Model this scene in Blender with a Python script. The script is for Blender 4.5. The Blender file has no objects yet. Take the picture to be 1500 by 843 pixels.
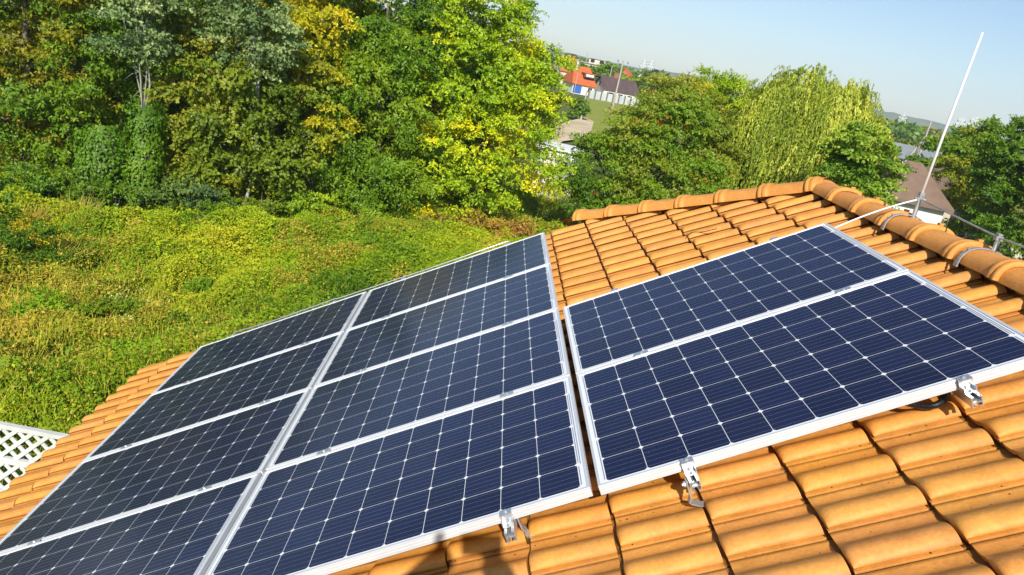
import bpy, math, random
import numpy as np
from mathutils import Matrix, Vector

# ------------------------------------------------------------------ camera, world, sun, exposure
SC = bpy.context.scene
COL = SC.collection
RW = np.array([[0.98179281, -0.00154714, 0.18994863],
               [0.18055488, -0.30306980, -0.93570756],
               [0.05901537, 0.95296710, -0.29727241]])
CW = np.array([-0.5809, -2.44946, 1.46701])
FPX = 1112.96
PITCH = math.radians(29.867)
CP, SP = math.cos(PITCH), math.sin(PITCH)
ZG = -5.0

cam_d = bpy.data.cameras.new('camera')
cam = bpy.data.objects.new('camera', cam_d)
COL.objects.link(cam)
m = Matrix.Identity(4)
for i in range(3):
    m[i][0] = RW[0][i]; m[i][1] = -RW[1][i]; m[i][2] = -RW[2][i]; m[i][3] = CW[i]
cam.matrix_world = m
cam_d.sensor_width = 36.0
cam_d.lens = FPX / 1500 * 36
cam_d.clip_start = 0.02
cam_d.clip_end = 20000
SC.camera = cam

SUN = np.array([-0.0583, -0.8082, 0.5860]); SUN /= np.linalg.norm(SUN)
sun_el = math.asin(SUN[2]); sun_az = math.atan2(SUN[0], SUN[1])
W = bpy.data.worlds.new("World"); SC.world = W; W.use_nodes = True
nt = W.node_tree
sky = nt.nodes.new('ShaderNodeTexSky'); sky.sky_type = 'NISHITA'; sky.sun_disc = False
sky.sun_elevation = sun_el; sky.sun_rotation = sun_az
sky.altitude = 200; sky.air_density = 1.0; sky.dust_density = .6; sky.ozone_density = 3.6
bg = nt.nodes['Background']; bg.inputs[1].default_value = 0.09
nt.links.new(sky.outputs[0], bg.inputs[0])
sd = bpy.data.lights.new('sun', 'SUN'); sd.energy = 4.6; sd.angle = math.radians(0.55); sd.color = (1.0, 0.94, 0.83)
so = bpy.data.objects.new('sun', sd); COL.objects.link(so)
so.rotation_euler = Vector(SUN.tolist()).to_track_quat('Z', 'Y').to_euler()
so.location = (0, -20, 30)
SC.view_settings.view_transform = 'Standard'; SC.view_settings.look = 'None'
SC.view_settings.gamma = 1; SC.view_settings.exposure = 0.52; SC.view_settings.use_curve_mapping = False
SC.render.engine = 'CYCLES'
SC.cycles.max_bounces = 6; SC.cycles.transparent_max_bounces = 6
SC.cycles.volume_bounces = 0

# ------------------------------------------------------------------ helpers
rng = np.random.default_rng(11)
random.seed(4)

def rayw(x, y):
    d = RW.T @ np.array([(x - 750) / FPX, (y - 421.5) / FPX, 1.0])
    return d / np.linalg.norm(d)

def at(x, y, D):                                   # point on the ray through a photo pixel, D metres away horizontally
    d = rayw(x, y); return CW + d * D / math.hypot(d[0], d[1])

def on(x, y, z):                                   # point where that ray meets height z
    d = rayw(x, y); return CW + d * (z - CW[2]) / d[2]

def r2w(u, v, n):                                  # roof coordinates to world
    return np.array([u * CP - n * SP, v, u * SP + n * CP])

ROOFM = Matrix(((CP, 0, -SP, 0), (0, 1, 0, 0), (SP, 0, CP, 0), (0, 0, 0, 1)))

def _h(i, j, k, s):
    n = (i * 374761393 + j * 668265263 + k * 2147483647 + s * 1274126177) & 0xffffffff
    n = ((n ^ (n >> 13)) * 1274126177) & 0xffffffff
    return ((n ^ (n >> 16)) & 0xffff) / 65535.0

def noise(P, scale, seed=0):
    P = np.asarray(P, float) / scale
    if P.shape[-1] == 2: P = np.concatenate([P, np.zeros(P.shape[:-1] + (1,))], -1)
    I = np.floor(P).astype(np.int64); F = P - I; F = F * F * (3 - 2 * F)
    out = 0
    for a in (0, 1):
        for b in (0, 1):
            for c in (0, 1):
                w = (F[..., 0] if a else 1 - F[..., 0]) * (F[..., 1] if b else 1 - F[..., 1]) * (F[..., 2] if c else 1 - F[..., 2])
                out = out + w * _h(I[..., 0] + a, I[..., 1] + b, I[..., 2] + c, seed)
    return out

def fbm(P, scale, seed=0, o=3):
    t = 0; a = 1; s = 0
    for k in range(o):
        t = t + a * noise(P, scale / 2 ** k, seed + k * 17); s += a; a *= .5
    return t / s

class MB:
    def __init__(s): s.v = []; s.f = []; s.m = []; s.n = 0
    def add(s, verts, faces, mi=0):
        o = s.n; s.v.extend([tuple(map(float, q)) for q in verts]); s.n += len(verts)
        for f in faces: s.f.append(tuple(i + o for i in f)); s.m.append(mi)
    def box(s, c, d, mi=0, R=None):
        c = np.asarray(c, float); h = np.asarray(d, float) / 2
        vs = [np.array([x, y, z]) * h for z in (-1, 1) for y in (-1, 1) for x in (-1, 1)]
        if R is not None: vs = [np.asarray(R) @ q for q in vs]
        s.add([c + q for q in vs], [(0, 2, 3, 1), (4, 5, 7, 6), (0, 1, 5, 4), (2, 6, 7, 3), (0, 4, 6, 2), (1, 3, 7, 5)], mi)
    def bar(s, a, b, w, h=None, mi=0, up=(0, 0, 1)):
        a = np.asarray(a, float); b = np.asarray(b, float); d = b - a; L = np.linalg.norm(d); d = d / L
        x = np.cross(d, up)
        if np.linalg.norm(x) < 1e-4: x = np.cross(d, (0, 1, 0))
        x /= np.linalg.norm(x); y = np.cross(x, d)
        s.box((a + b) / 2, (w, L, h or w), mi, np.stack([x, d, y], 1))
    def tube(s, pts, r, seg=8, mi=0, cap=True):
        pts = [np.asarray(q, float) for q in pts]; n = len(pts)
        if np.isscalar(r): r = [r] * n
        vs = []; prev = None
        for i in range(n):
            d = pts[min(i + 1, n - 1)] - pts[max(i - 1, 0)]; d /= np.linalg.norm(d) + 1e-12
            x = np.cross(d, (0, 0, 1)) if prev is None else prev - d * (prev @ d)
            if np.linalg.norm(x) < 1e-3: x = np.cross(d, (1, 0, 0))
            x /= np.linalg.norm(x); prev = x; y = np.cross(d, x)
            for k in range(seg):
                a = 2 * math.pi * k / seg; vs.append(pts[i] + r[i] * (x * math.cos(a) + y * math.sin(a)))
        fs = [(i * seg + k, i * seg + (k + 1) % seg, (i + 1) * seg + (k + 1) % seg, (i + 1) * seg + k) for i in range(n - 1) for k in range(seg)]
        if cap: fs += [tuple(range(seg))[::-1], tuple((n - 1) * seg + k for k in range(seg))]
        s.add(vs, fs, mi)
    def build(s, name, mats, parent=None, smooth=False, attr=None):
        me = bpy.data.meshes.new(name); me.from_pydata(s.v, [], s.f)
        if not isinstance(mats, (list, tuple)): mats = [mats]
        for q in mats: me.materials.append(q)
        me.polygons.foreach_set('material_index', s.m)
        if smooth: me.polygons.foreach_set('use_smooth', [True] * len(s.f))
        me.update()
        o = bpy.data.objects.new(name, me); COL.objects.link(o)
        if parent: o.parent = parent
        return o

def tag(o, label=None, cat=None, group=None, kind=None):
    if label: o['label'] = label
    if cat: o['category'] = cat
    if group: o['group'] = group
    if kind: o['kind'] = kind
    return o

def empty(name, loc=(0, 0, 0), label=None, cat=None, group=None):
    o = bpy.data.objects.new(name, None); COL.objects.link(o); o.location = [float(q) for q in loc]; o.empty_display_size = .2
    return tag(o, label, cat, group)

def copy_tree(o, parent=None):
    c = o.copy(); COL.objects.link(c); c.parent = parent
    for ch in list(o.children): copy_tree(ch, c)
    return c

def quads_mesh(name, V, mat, parent=None, col=None, corners=4):
    """V: (N,k,3) corner positions, one face per row"""
    N, k = V.shape[:2]
    me = bpy.data.meshes.new(name)
    me.vertices.add(N * k); me.vertices.foreach_set('co', V.astype(np.float32).ravel())
    me.loops.add(N * k); me.loops.foreach_set('vertex_index', np.arange(N * k, dtype=np.int32))
    me.polygons.add(N); me.polygons.foreach_set('loop_start', np.arange(0, N * k, k, dtype=np.int32))
    try: me.polygons.foreach_set('loop_total', np.full(N, k, dtype=np.int32))
    except Exception: pass
    me.update(calc_edges=True)
    if col is not None:
        a = me.attributes.new('tint', 'FLOAT_COLOR', 'POINT')
        c = np.concatenate([col, np.ones((N, 1))], 1)
        a.data.foreach_set('color', np.repeat(c, k, 0).astype(np.float32).ravel())
    me.materials.append(mat)
    o = bpy.data.objects.new(name, me); COL.objects.link(o)
    if parent: o.parent = parent
    return o

# ------------------------------------------------------------------ materials
def mat(name, col, rough=.6, metal=0., spec=.5, bump=None, noise_=None, coat=0):
    M = bpy.data.materials.new(name); M.use_nodes = True; t = M.node_tree; b = t.nodes['Principled BSDF']
    b.inputs['Base Color'].default_value = (*col, 1); b.inputs['Roughness'].default_value = rough
    b.inputs['Metallic'].default_value = metal; b.inputs['Specular IOR Level'].default_value = spec
    if coat: b.inputs['Coat Weight'].default_value = coat; b.inputs['Coat Roughness'].default_value = .04
    if noise_:
        sc, c2 = noise_
        tc = t.nodes.new('ShaderNodeTexCoord'); n = t.nodes.new('ShaderNodeTexNoise'); n.inputs['Scale'].default_value = sc; n.inputs['Detail'].default_value = 6
        r = t.nodes.new('ShaderNodeValToRGB'); r.color_ramp.elements[0].position = .35; r.color_ramp.elements[1].position = .65
        r.color_ramp.elements[0].color = (*col, 1); r.color_ramp.elements[1].color = (*c2, 1)
        t.links.new(tc.outputs['Object'], n.inputs['Vector']); t.links.new(n.outputs['Fac'], r.inputs[0]); t.links.new(r.outputs[0], b.inputs['Base Color'])
    if bump:
        tc = t.nodes.new('ShaderNodeTexCoord'); n = t.nodes.new('ShaderNodeTexNoise'); n.inputs['Scale'].default_value = bump[0]; n.inputs['Detail'].default_value = 5
        bp = t.nodes.new('ShaderNodeBump'); bp.inputs['Strength'].default_value = bump[1]; bp.inputs['Distance'].default_value = bump[2]
        t.links.new(tc.outputs['Object'], n.inputs['Vector']); t.links.new(n.outputs['Fac'], bp.inputs['Height']); t.links.new(bp.outputs[0], b.inputs['Normal'])
    return M

def leaf_mat(name, trans=.24, rough=.5, spec=.35):
    M = bpy.data.materials.new(name); M.use_nodes = True; t = M.node_tree; L = t.links
    b = t.nodes['Principled BSDF']; out = t.nodes['Material Output']
    a = t.nodes.new('ShaderNodeAttribute'); a.attribute_name = 'tint'
    gn = t.nodes.new('ShaderNodeMix'); gn.data_type = 'RGBA'; gn.blend_type = 'MULTIPLY'; gn.inputs['Factor'].default_value = 1
    L.new(a.outputs['Color'], gn.inputs['A']); gn.inputs['B'].default_value = (2.55, 2.25, .85, 1)
    L.new(gn.outputs['Result'], b.inputs['Base Color'])
    b.inputs['Roughness'].default_value = rough; b.inputs['Specular IOR Level'].default_value = spec
    tr = t.nodes.new('ShaderNodeBsdfTranslucent')
    mx = t.nodes.new('ShaderNodeMix'); mx.data_type = 'RGBA'; mx.blend_type = 'MULTIPLY'; mx.inputs['Factor'].default_value = 1
    L.new(a.outputs['Color'], mx.inputs['A']); mx.inputs['B'].default_value = (3.0, 2.8, .5, 1)
    L.new(mx.outputs['Result'], tr.inputs['Color'])
    ms = t.nodes.new('ShaderNodeMixShader'); ms.inputs[0].default_value = trans
    L.new(b.outputs[0], ms.inputs[1]); L.new(tr.outputs[0], ms.inputs[2]); L.new(ms.outputs[0], out.inputs['Surface'])
    return M

def tile_mat():
    M = bpy.data.materials.new('terracotta'); M.use_nodes = True; t = M.node_tree; L = t.links; N = t.nodes
    b = N['Principled BSDF']; b.inputs['Roughness'].default_value = .58; b.inputs['Specular IOR Level'].default_value = .35
    a = N.new('ShaderNodeAttribute'); a.attribute_name = 'tint'
    tc = N.new('ShaderNodeTexCoord')
    n1 = N.new('ShaderNodeTexNoise'); n1.inputs['Scale'].default_value = 9; n1.inputs['Detail'].default_value = 7; n1.inputs['Roughness'].default_value = .65
    L.new(tc.outputs['Object'], n1.inputs['Vector'])
    r = N.new('ShaderNodeValToRGB'); r.color_ramp.elements[0].position = .3; r.color_ramp.elements[1].position = .72
    r.color_ramp.elements[0].color = (.80, .77, .70, 1); r.color_ramp.elements[1].color = (1.08, 1.08, 1.05, 1)
    L.new(n1.outputs['Fac'], r.inputs[0])
    mx = N.new('ShaderNodeMix'); mx.data_type = 'RGBA'; mx.blend_type = 'MULTIPLY'; mx.inputs['Factor'].default_value = 1
    L.new(a.outputs['Color'], mx.inputs['A']); L.new(r.outputs[0], mx.inputs['B'])
    nf = N.new('ShaderNodeTexNoise'); nf.inputs['Scale'].default_value = 70; nf.inputs['Detail'].default_value = 5; nf.inputs['Roughness'].default_value = .75; L.new(tc.outputs['Object'], nf.inputs['Vector'])
    rf = N.new('ShaderNodeValToRGB'); rf.color_ramp.elements[0].position = .32; rf.color_ramp.elements[1].position = .62
    rf.color_ramp.elements[0].color = (.74, .70, .66, 1); rf.color_ramp.elements[1].color = (1.05, 1.05, 1.05, 1); L.new(nf.outputs['Fac'], rf.inputs[0])
    mf = N.new('ShaderNodeMix'); mf.data_type = 'RGBA'; mf.blend_type = 'MULTIPLY'; mf.inputs['Factor'].default_value = .6
    L.new(mx.outputs['Result'], mf.inputs['A']); L.new(rf.outputs[0], mf.inputs['B']); mx = mf
    # dusty pale film
    n2 = N.new('ShaderNodeTexNoise'); n2.inputs['Scale'].default_value = 3.1; n2.inputs['Detail'].default_value = 8; n2.inputs['Roughness'].default_value = .7
    L.new(tc.outputs['Object'], n2.inputs['Vector'])
    r2 = N.new('ShaderNodeMapRange'); r2.inputs[1].default_value = .56; r2.inputs[2].default_value = .8; r2.inputs[3].default_value = 0; r2.inputs[4].default_value = .28
    L.new(n2.outputs['Fac'], r2.inputs[0])
    mx2 = N.new('ShaderNodeMix'); mx2.data_type = 'RGBA'; L.new(r2.outputs[0], mx2.inputs['Factor']); L.new(mx.outputs['Result'], mx2.inputs['A']); mx2.inputs['B'].default_value = (.50, .34, .20, 1)
    # dark pits
    vo = N.new('ShaderNodeTexVoronoi'); vo.inputs['Scale'].default_value = 42; vo.inputs['Randomness'].default_value = 1
    L.new(tc.outputs['Object'], vo.inputs['Vector'])
    sepc = N.new('ShaderNodeSeparateColor'); L.new(vo.outputs['Color'], sepc.inputs[0])
    th = N.new('ShaderNodeMath'); th.operation = 'MULTIPLY'; th.inputs[1].default_value = .20; L.new(sepc.outputs[0], th.inputs[0])
    lt = N.new('ShaderNodeMath'); lt.operation = 'LESS_THAN'; L.new(vo.outputs['Distance'], lt.inputs[0]); L.new(th.outputs[0], lt.inputs[1])
    gt = N.new('ShaderNodeMath'); gt.operation = 'GREATER_THAN'; gt.inputs[1].default_value = .45; L.new(sepc.outputs[1], gt.inputs[0])
    ml = N.new('ShaderNodeMath'); ml.operation = 'MULTIPLY'; L.new(lt.outputs[0], ml.inputs[0]); L.new(gt.outputs[0], ml.inputs[1])
    # only in patches, mostly on pans (alpha of tint carries "pan")
    n3 = N.new('ShaderNodeTexNoise'); n3.inputs['Scale'].default_value = 2.2; L.new(tc.outputs['Object'], n3.inputs['Vector'])
    g3 = N.new('ShaderNodeMapRange'); g3.inputs[1].default_value = .36; g3.inputs[2].default_value = .46; L.new(n3.outputs['Fac'], g3.inputs[0])
    ml2 = N.new('ShaderNodeMath'); ml2.operation = 'MULTIPLY'; L.new(ml.outputs[0], ml2.inputs[0]); L.new(g3.outputs[0], ml2.inputs[1])
    ml3 = N.new('ShaderNodeMath'); ml3.operation = 'MULTIPLY'; L.new(ml2.outputs[0], ml3.inputs[0]); L.new(a.outputs['Alpha'], ml3.inputs[1])
    mx3 = N.new('ShaderNodeMix'); mx3.data_type = 'RGBA'; L.new(ml3.outputs[0], mx3.inputs['Factor']); L.new(mx2.outputs['Result'], mx3.inputs['A']); mx3.inputs['B'].default_value = (.12, .05, .02, 1)
    L.new(mx3.outputs['Result'], b.inputs['Base Color'])
    n4 = N.new('ShaderNodeTexNoise'); n4.inputs['Scale'].default_value = 160; n4.inputs['Detail'].default_value = 3; L.new(tc.outputs['Object'], n4.inputs['Vector'])
    n5 = N.new('ShaderNodeTexNoise'); n5.inputs['Scale'].default_value = 14; n5.inputs['Detail'].default_value = 3; L.new(tc.outputs['Object'], n5.inputs['Vector'])
    bp = N.new('ShaderNodeBump'); bp.inputs['Strength'].default_value = .5; bp.inputs['Distance'].default_value = .0016; L.new(n4.outputs['Fac'], bp.inputs['Height'])
    bp2 = N.new('ShaderNodeBump'); bp2.inputs['Strength'].default_value = .6; bp2.inputs['Distance'].default_value = .006; L.new(n5.outputs['Fac'], bp2.inputs['Height']); L.new(bp.outputs[0], bp2.inputs['Normal'])
    L.new(bp2.outputs[0], b.inputs['Normal'])
    return M

def grass_mat():
    M = bpy.data.materials.new('meadow soil'); M.use_nodes = True; t = M.node_tree; L = t.links; N = t.nodes
    b = N['Principled BSDF']; b.inputs['Roughness'].default_value = .95; b.inputs['Specular IOR Level'].default_value = .1
    tc = N.new('ShaderNodeTexCoord')
    n1 = N.new('ShaderNodeTexNoise'); n1.inputs['Scale'].default_value = .012; n1.inputs['Detail'].default_value = 8; n1.inputs['Roughness'].default_value = .6
    L.new(tc.outputs['Object'], n1.inputs['Vector'])
    r = N.new('ShaderNodeValToRGB'); e = r.color_ramp.elements; e[0].position = .36; e[1].position = .66
    e[0].color = (.045, .075, .014, 1); e[1].color = (.20, .19, .07, 1); q = e.new(.5); q.color = (.11, .14, .025, 1)
    L.new(n1.outputs['Fac'], r.inputs[0])
    n2 = N.new('ShaderNodeTexNoise'); n2.inputs['Scale'].default_value = 1.4; n2.inputs['Detail'].default_value = 9; n2.inputs['Roughness'].default_value = .7
    L.new(tc.outputs['Object'], n2.inputs['Vector'])
    r2 = N.new('ShaderNodeValToRGB'); r2.color_ramp.elements[0].color = (.5, .5, .5, 1); r2.color_ramp.elements[1].color = (1.3, 1.3, 1.3, 1); L.new(n2.outputs['Fac'], r2.inputs[0])
    mx = N.new('ShaderNodeMix'); mx.data_type = 'RGBA'; mx.blend_type = 'MULTIPLY'; mx.inputs['Factor'].default_value = 1
    L.new(r.outputs[0], mx.inputs['A']); L.new(r2.outputs[0], mx.inputs['B']); L.new(mx.outputs['Result'], b.inputs['Base Color'])
    return M

M_TILE = tile_mat()
M_LEAF = leaf_mat('leaves'); M_LEAF2 = leaf_mat('weed leaves', .24, .6, .25)
M_ALU = mat('anodised aluminium', (.62, .64, .66), .34, .75, bump=(60, .05, .001))
M_FRAME = mat('panel frame aluminium', (.72, .74, .76), .42, .35, noise_=(6, (.66, .68, .71)))
M_STEEL = mat('galvanised steel', (.50, .51, .52), .45, .6, noise_=(30, (.38, .39, .40)))
M_ROD = mat('bright aluminium rod', (.80, .81, .82), .5, .25)
M_BACK = mat('white backsheet', (.78, .79, .80), .12, 0, .5)
M_BUS = mat('busbar', (.30, .33, .42), .3, .5)
M_RIB = mat('tinned ribbon', (.32, .37, .45), .3, .4)
def cell_mat():
    M = bpy.data.materials.new('silicon cell'); M.use_nodes = True; t = M.node_tree; L = t.links; N = t.nodes
    b = N['Principled BSDF']; b.inputs['Roughness'].default_value = .15; b.inputs['Specular IOR Level'].default_value = .24
    a = N.new('ShaderNodeAttribute'); a.attribute_name = 'tint'
    tc = N.new('ShaderNodeTexCoord'); n1 = N.new('ShaderNodeTexNoise'); n1.inputs['Scale'].default_value = 2.5; n1.inputs['Detail'].default_value = 6; L.new(tc.outputs['Object'], n1.inputs['Vector'])
    # thin dust film on the glass
    r = N.new('ShaderNodeMapRange'); r.inputs[1].default_value = .3; r.inputs[2].default_value = .8; r.inputs[3].default_value = .005; r.inputs[4].default_value = .022; L.new(n1.outputs['Fac'], r.inputs[0])
    v = N.new('ShaderNodeTexVoronoi'); v.inputs['Scale'].default_value = 9; L.new(tc.outputs['Object'], v.inputs['Vector'])
    lt = N.new('ShaderNodeMath'); lt.operation = 'LESS_THAN'; lt.inputs[1].default_value = .02; L.new(v.outputs['Distance'], lt.inputs[0])
    ad = N.new('ShaderNodeMath'); ad.operation = 'MULTIPLY_ADD'; ad.inputs[1].default_value = .35; L.new(lt.outputs[0], ad.inputs[0]); L.new(r.outputs[0], ad.inputs[2])
    mx = N.new('ShaderNodeMix'); mx.data_type = 'RGBA'; L.new(ad.outputs[0], mx.inputs['Factor']); L.new(a.outputs['Color'], mx.inputs['A']); mx.inputs['B'].default_value = (.45, .44, .42, 1)
    L.new(mx.outputs['Result'], b.inputs['Base Color'])
    return M
M_CELL = cell_mat()
M_BARK = mat('bark', (.12, .095, .07), .9, 0, .2, bump=(18, .8, .02), noise_=(7, (.20, .17, .13)))
M_BARKP = mat('pale poplar bark', (.42, .41, .36), .8, 0, .2, noise_=(5, (.28, .28, .23)))
M_WHITE = mat('white paint', (.78, .78, .76), .55, 0, .3, noise_=(3, (.68, .69, .67)))
M_RENDER = mat('white render', (.74, .73, .70), .9, 0, .2, noise_=(.8, (.64, .63, .60)))
M_CREAM = mat('cream render', (.62, .56, .44), .9, 0, .2, noise_=(.8, (.54, .48, .38)))
M_GREYW = mat('grey render', (.45, .45, .44), .9, 0, .2, noise_=(.8, (.38, .38, .37)))
M_BROWN = mat('brown metal roof', (.20, .135, .10), .75, 0, .3, noise_=(2, (.165, .11, .08)))
M_DBROWN = mat('dark brown roof', (.085, .055, .055), .55, 0, .4, noise_=(1, (.11, .075, .07)))
M_ORANGE = mat('orange roof tiles', (.55, .13, .035), .7, 0, .3, noise_=(1.5, (.45, .10, .03)))
M_RED = mat('red roof', (.26, .03, .035), .5, 0, .4, noise_=(1, (.26, .02, .025)))
M_GREYR = mat('grey roof', (.20, .23, .25), .6, 0, .3, noise_=(1, (.26, .28, .30)))
M_BLUE = mat('blue door', (.03, .12, .42), .5)
M_GLASS = mat('window glass', (.02, .025, .03), .08, 0, .6)
M_CONC = mat('concrete pole', (.42, .40, .36), .9, 0, .2, noise_=(3, (.34, .32, .29)))
M_WOOD = mat('weathered wood pole', (.22, .19, .15), .9, 0, .2)
M_BLACK = mat('black plastic', (.012, .012, .013), .35)
M_SOIL = mat('bare sandy soil', (.62, .50, .34), .95, 0, .1, noise_=(.5, (.46, .36, .23)), bump=(1.2, .5, .1))
M_PYLON = mat('pylon steel', (.62, .64, .65), .6, .2)
M_GROUND = grass_mat()
M_SKIN = mat('skin', (.5, .3, .22), .6); M_SHIRT = mat('grey shirt', (.2, .2, .22), .9); M_UNDER = mat('roof underlay', (.05, .035, .03), .9)
M_EAVEW = mat('timber board', (.2, .12, .07), .7)

# ------------------------------------------------------------------ setting: ground, hills
def ground():
    k = 150
    s = np.linspace(-1, 1, k); g = np.sinh(s * 6.2) / math.sinh(6.2) * 2850
    X, Y = np.meshgrid(g, g, indexing='ij')
    Z = np.full_like(X, ZG) + (fbm(np.stack([X, Y], -1), 9, 3) - .5) * .25 * np.exp(-np.hypot(X, Y) / 80)
    V = np.stack([X, Y, Z], -1).reshape(-1, 3)
    F = [(i * k + j, (i + 1) * k + j, (i + 1) * k + j + 1, i * k + j + 1) for i in range(k - 1) for j in range(k - 1)]
    b = MB(); b.add(V, F); o = b.build('ground', M_GROUND, smooth=True); tag(o, kind='structure')
ground()

def hills():
    # a long low wooded ridge on the horizon, real depth
    M = mat('wooded hills', (.035, .07, .022), 1, 0, 0, noise_=(.012, (.10, .14, .04)))
    az0, az1 = -40, 75; n = 260; rows = 9
    V = []; H = []
    for i in range(n):
        a = math.radians(az0 + (az1 - az0) * i / (n - 1))
        h = 8 + 22 * float(fbm(np.array([[i * .12, 3.3]]), 1.0, 5, 4)[0]) + 9 * math.exp(-((math.degrees(a) - 28) / 8) ** 2)
        for r in range(rows):
            t = r / (rows - 1); D = 2350 + 420 * t
            z = ZG + h * math.sin(math.pi * min(t * .9 + .02, 1)) ** .8 + 5 * float(noise(np.array([[i * .9, r * 1.3]]), 1.0, 9)[0]) * math.sin(math.pi * t)
            if r == 0: z = ZG - 2
            if r == rows - 1: z = ZG - 2
            V.append((D * math.sin(a), D * math.cos(a), z))
    F = [(i * rows + r, (i + 1) * rows + r, (i + 1) * rows + r + 1, i * rows + r + 1) for i in range(n - 1) for r in range(rows - 1)]
    b = MB(); b.add(V, F); tag(b.build('hills', M, smooth=True), kind='structure')
hills()

# ------------------------------------------------------------------ the house whose roof fills the foreground
HOUSE = empty('house', (-1.5, 0, ZG), 'house with an orange clay tiled half hipped roof carrying the solar panels', 'house')
HI = Matrix.Translation(HOUSE.location).inverted()
N_RIB = -0.15; RIBH = .042; TP = .2005; EX = .332
U0 = .045 - EX * 13
U_R = 2.112                                            # ridge line
XR, ZR = U_R * CP - N_RIB * SP, U_R * SP + N_RIB * CP
V_E = 3.18                                           # end of the ridge: hips start
HIPU = .24; HIPV = V_E + (U_R - HIPU) * CP            # foot of the hip
V_FAR = 4.66

def tile_proto():
    """one clay tile: local a along the slope (0 = lower nose), b across (0 = near edge of the roll)"""
    A = np.array([0, .003, .010, .022, .040, .07, .13, .2, .27, .317, .3175, .34, .372])
    prof = [(.020, .0100), (-.006, .0100), (-.0115, .0105), (-.0125, .0130), (-.0110, .0190), (-.006, .0265), (.002, .0335), (.012, .0385), (.024, .0415), (.035, .0420),
            (.047, .0400), (.062, .0345), (.077, .0265), (.091, .0175), (.103, .0098), (.113, .0045), (.123, .0012), (.14, -.0012), (.160, -.0010), (.1725, 0), (.1735, -.0140), (.1825, -.0140), (.1835, .0005), (.222, .0010)]
    B = np.array([q[0] for q in prof]); Hh = np.array([q[1] for q in prof])
    P = np.zeros((len(A), len(B), 3)); pan = np.zeros((len(A), len(B)))
    for i, a in enumerate(A):
        nose = math.sqrt(max(0, 1 - (1 - min(a / .045, 1)) ** 2)) if a < .045 else 1
        nose = .30 + .70 * nose
        for j, b in enumerate(B):
            h = Hh[j]
            if 3 <= j <= 16: h = .010 + (h - .010) * nose if h > .010 else h
            if a > .3172 and j <= 16: h = min(h, .002)
            tilt = .023 * (1 - a / .34)
            off = -.004 * math.sin(math.pi * min(max((b + .01) / .11, 0), 1)) if a < .05 else 0
            P[i, j] = (a + off, b, h + tilt); pan[i, j] = 1 if b > .105 else .12
    return A, B, P, pan

def tile_slope(u0, rows, v0, v1, clip, M4, name, parent, fine=True):
    A, B, P, pan = tile_proto()
    if not fine:
        ia = [0, 2, 4, 6, 9, 10, 12]; ib = [0, 3, 5, 7, 9, 11, 13, 15, 18, 23]; P = P[np.ix_(ia, ib)]; pan = pan[np.ix_(ia, ib)]
    na, nb = P.shape[:2]
    base = P.reshape(-1, 3); pf = pan.reshape(-1)
    lip = P[0].copy(); lip[:, 2] = np.minimum(lip[:, 2] - .018, .023 - .017 + .012 * (P[0][:, 2] > .03)); lip[:, 0] += .004
    base = np.concatenate([base, lip]); pf = np.concatenate([pf, pan[0]])
    bb = base[:, 1]; shade_dirt = np.ones(len(base))       # painted shade of the side channel, lip and lap, with dirt in the lap
    shade_dirt[(bb > .172) & (bb < .1832)] = .30; shade_dirt[(bb > .15) & (bb <= .172)] *= .95; shade_dirt[base[:, 0] > .3172] = .42; shade_dirt[(bb < -.004) & (base[:, 2] < .034)] *= .8
    F = [(i * nb + j, (i + 1) * nb + j, (i + 1) * nb + j + 1, i * nb + j + 1) for i in range(na - 1) for j in range(nb - 1)]
    F += [(na * nb + j, j, j + 1, na * nb + j + 1) for j in range(nb - 1)]
    F = np.array(F)
    ncol = int(round((v1 - v0) / TP))
    VV = []; CC = []; FF = []; k = 0
    for r in range(rows):
        for c in range(ncol):
            q = base.copy()
            ju, jv, jn = rng.normal(0, .0016), rng.normal(0, .0010), rng.normal(0, .0012)
            rot = rng.normal(0, .004)
            q[:, 1] += q[:, 0] * rot
            q[:, 2] += q[:, 0] * rng.normal(0, .004)
            q[:, 0] += u0 + r * EX + ju; q[:, 1] += v0 + c * TP + jv
            q[:, 2] += N_RIB - RIBH + jn - .002
            cen = (q[:, 0].mean(), q[:, 1].mean())
            g = rng.normal(0, 1)
            col = np.array([.70, .312, .070]) * (1 + .035 * g) * np.array([1, 1 + .025 * rng.normal(), 1 + .06 * rng.normal()])
            cc = np.tile(np.append(col, 1.), (len(q), 1)); cc[:, :3] *= shade_dirt[:, None]; cc[:, 3] = pf
            VV.append(q); CC.append(cc); FF.append(F + k); k += len(q)
    V = np.concatenate(VV); C = np.concatenate(CC); F = np.concatenate(FF)
    if clip is not None:
        cen = V[F].mean(1); keep = clip(cen[:, 0], cen[:, 1]); F = F[keep]
    me = bpy.data.meshes.new(name)
    M = np.array(M4); Vw = V @ M[:3, :3].T + M[:3, 3]
    me.vertices.add(len(V)); me.vertices.foreach_set('co', Vw.astype(np.float32).ravel())
    me.loops.add(F.size); me.loops.foreach_set('vertex_index', F.astype(np.int32).ravel())
    me.polygons.add(len(F)); me.polygons.foreach_set('loop_start', np.arange(0, F.size, 4, dtype=np.int32))
    me.polygons.foreach_set('use_smooth', np.ones(len(F), bool))
    me.update(calc_edges=True)
    try: me.set_sharp_from_angle(angle=math.radians(42))
    except Exception: pass
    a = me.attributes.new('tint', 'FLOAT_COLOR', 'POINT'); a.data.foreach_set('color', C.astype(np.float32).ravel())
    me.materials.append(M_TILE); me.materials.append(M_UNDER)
    o = bpy.data.objects.new(name, me); COL.objects.link(o); o.parent = parent
    return o

def hipclip(u, v): return (v < V_E + (U_R - u) * CP) & (u < U_R - .005)
V_NEAR = V_FAR - TP * 44
SL = tile_slope(U0, 20, V_NEAR, V_FAR, hipclip, HI @ ROOFM, 'roof_slope', HOUSE)
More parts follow.
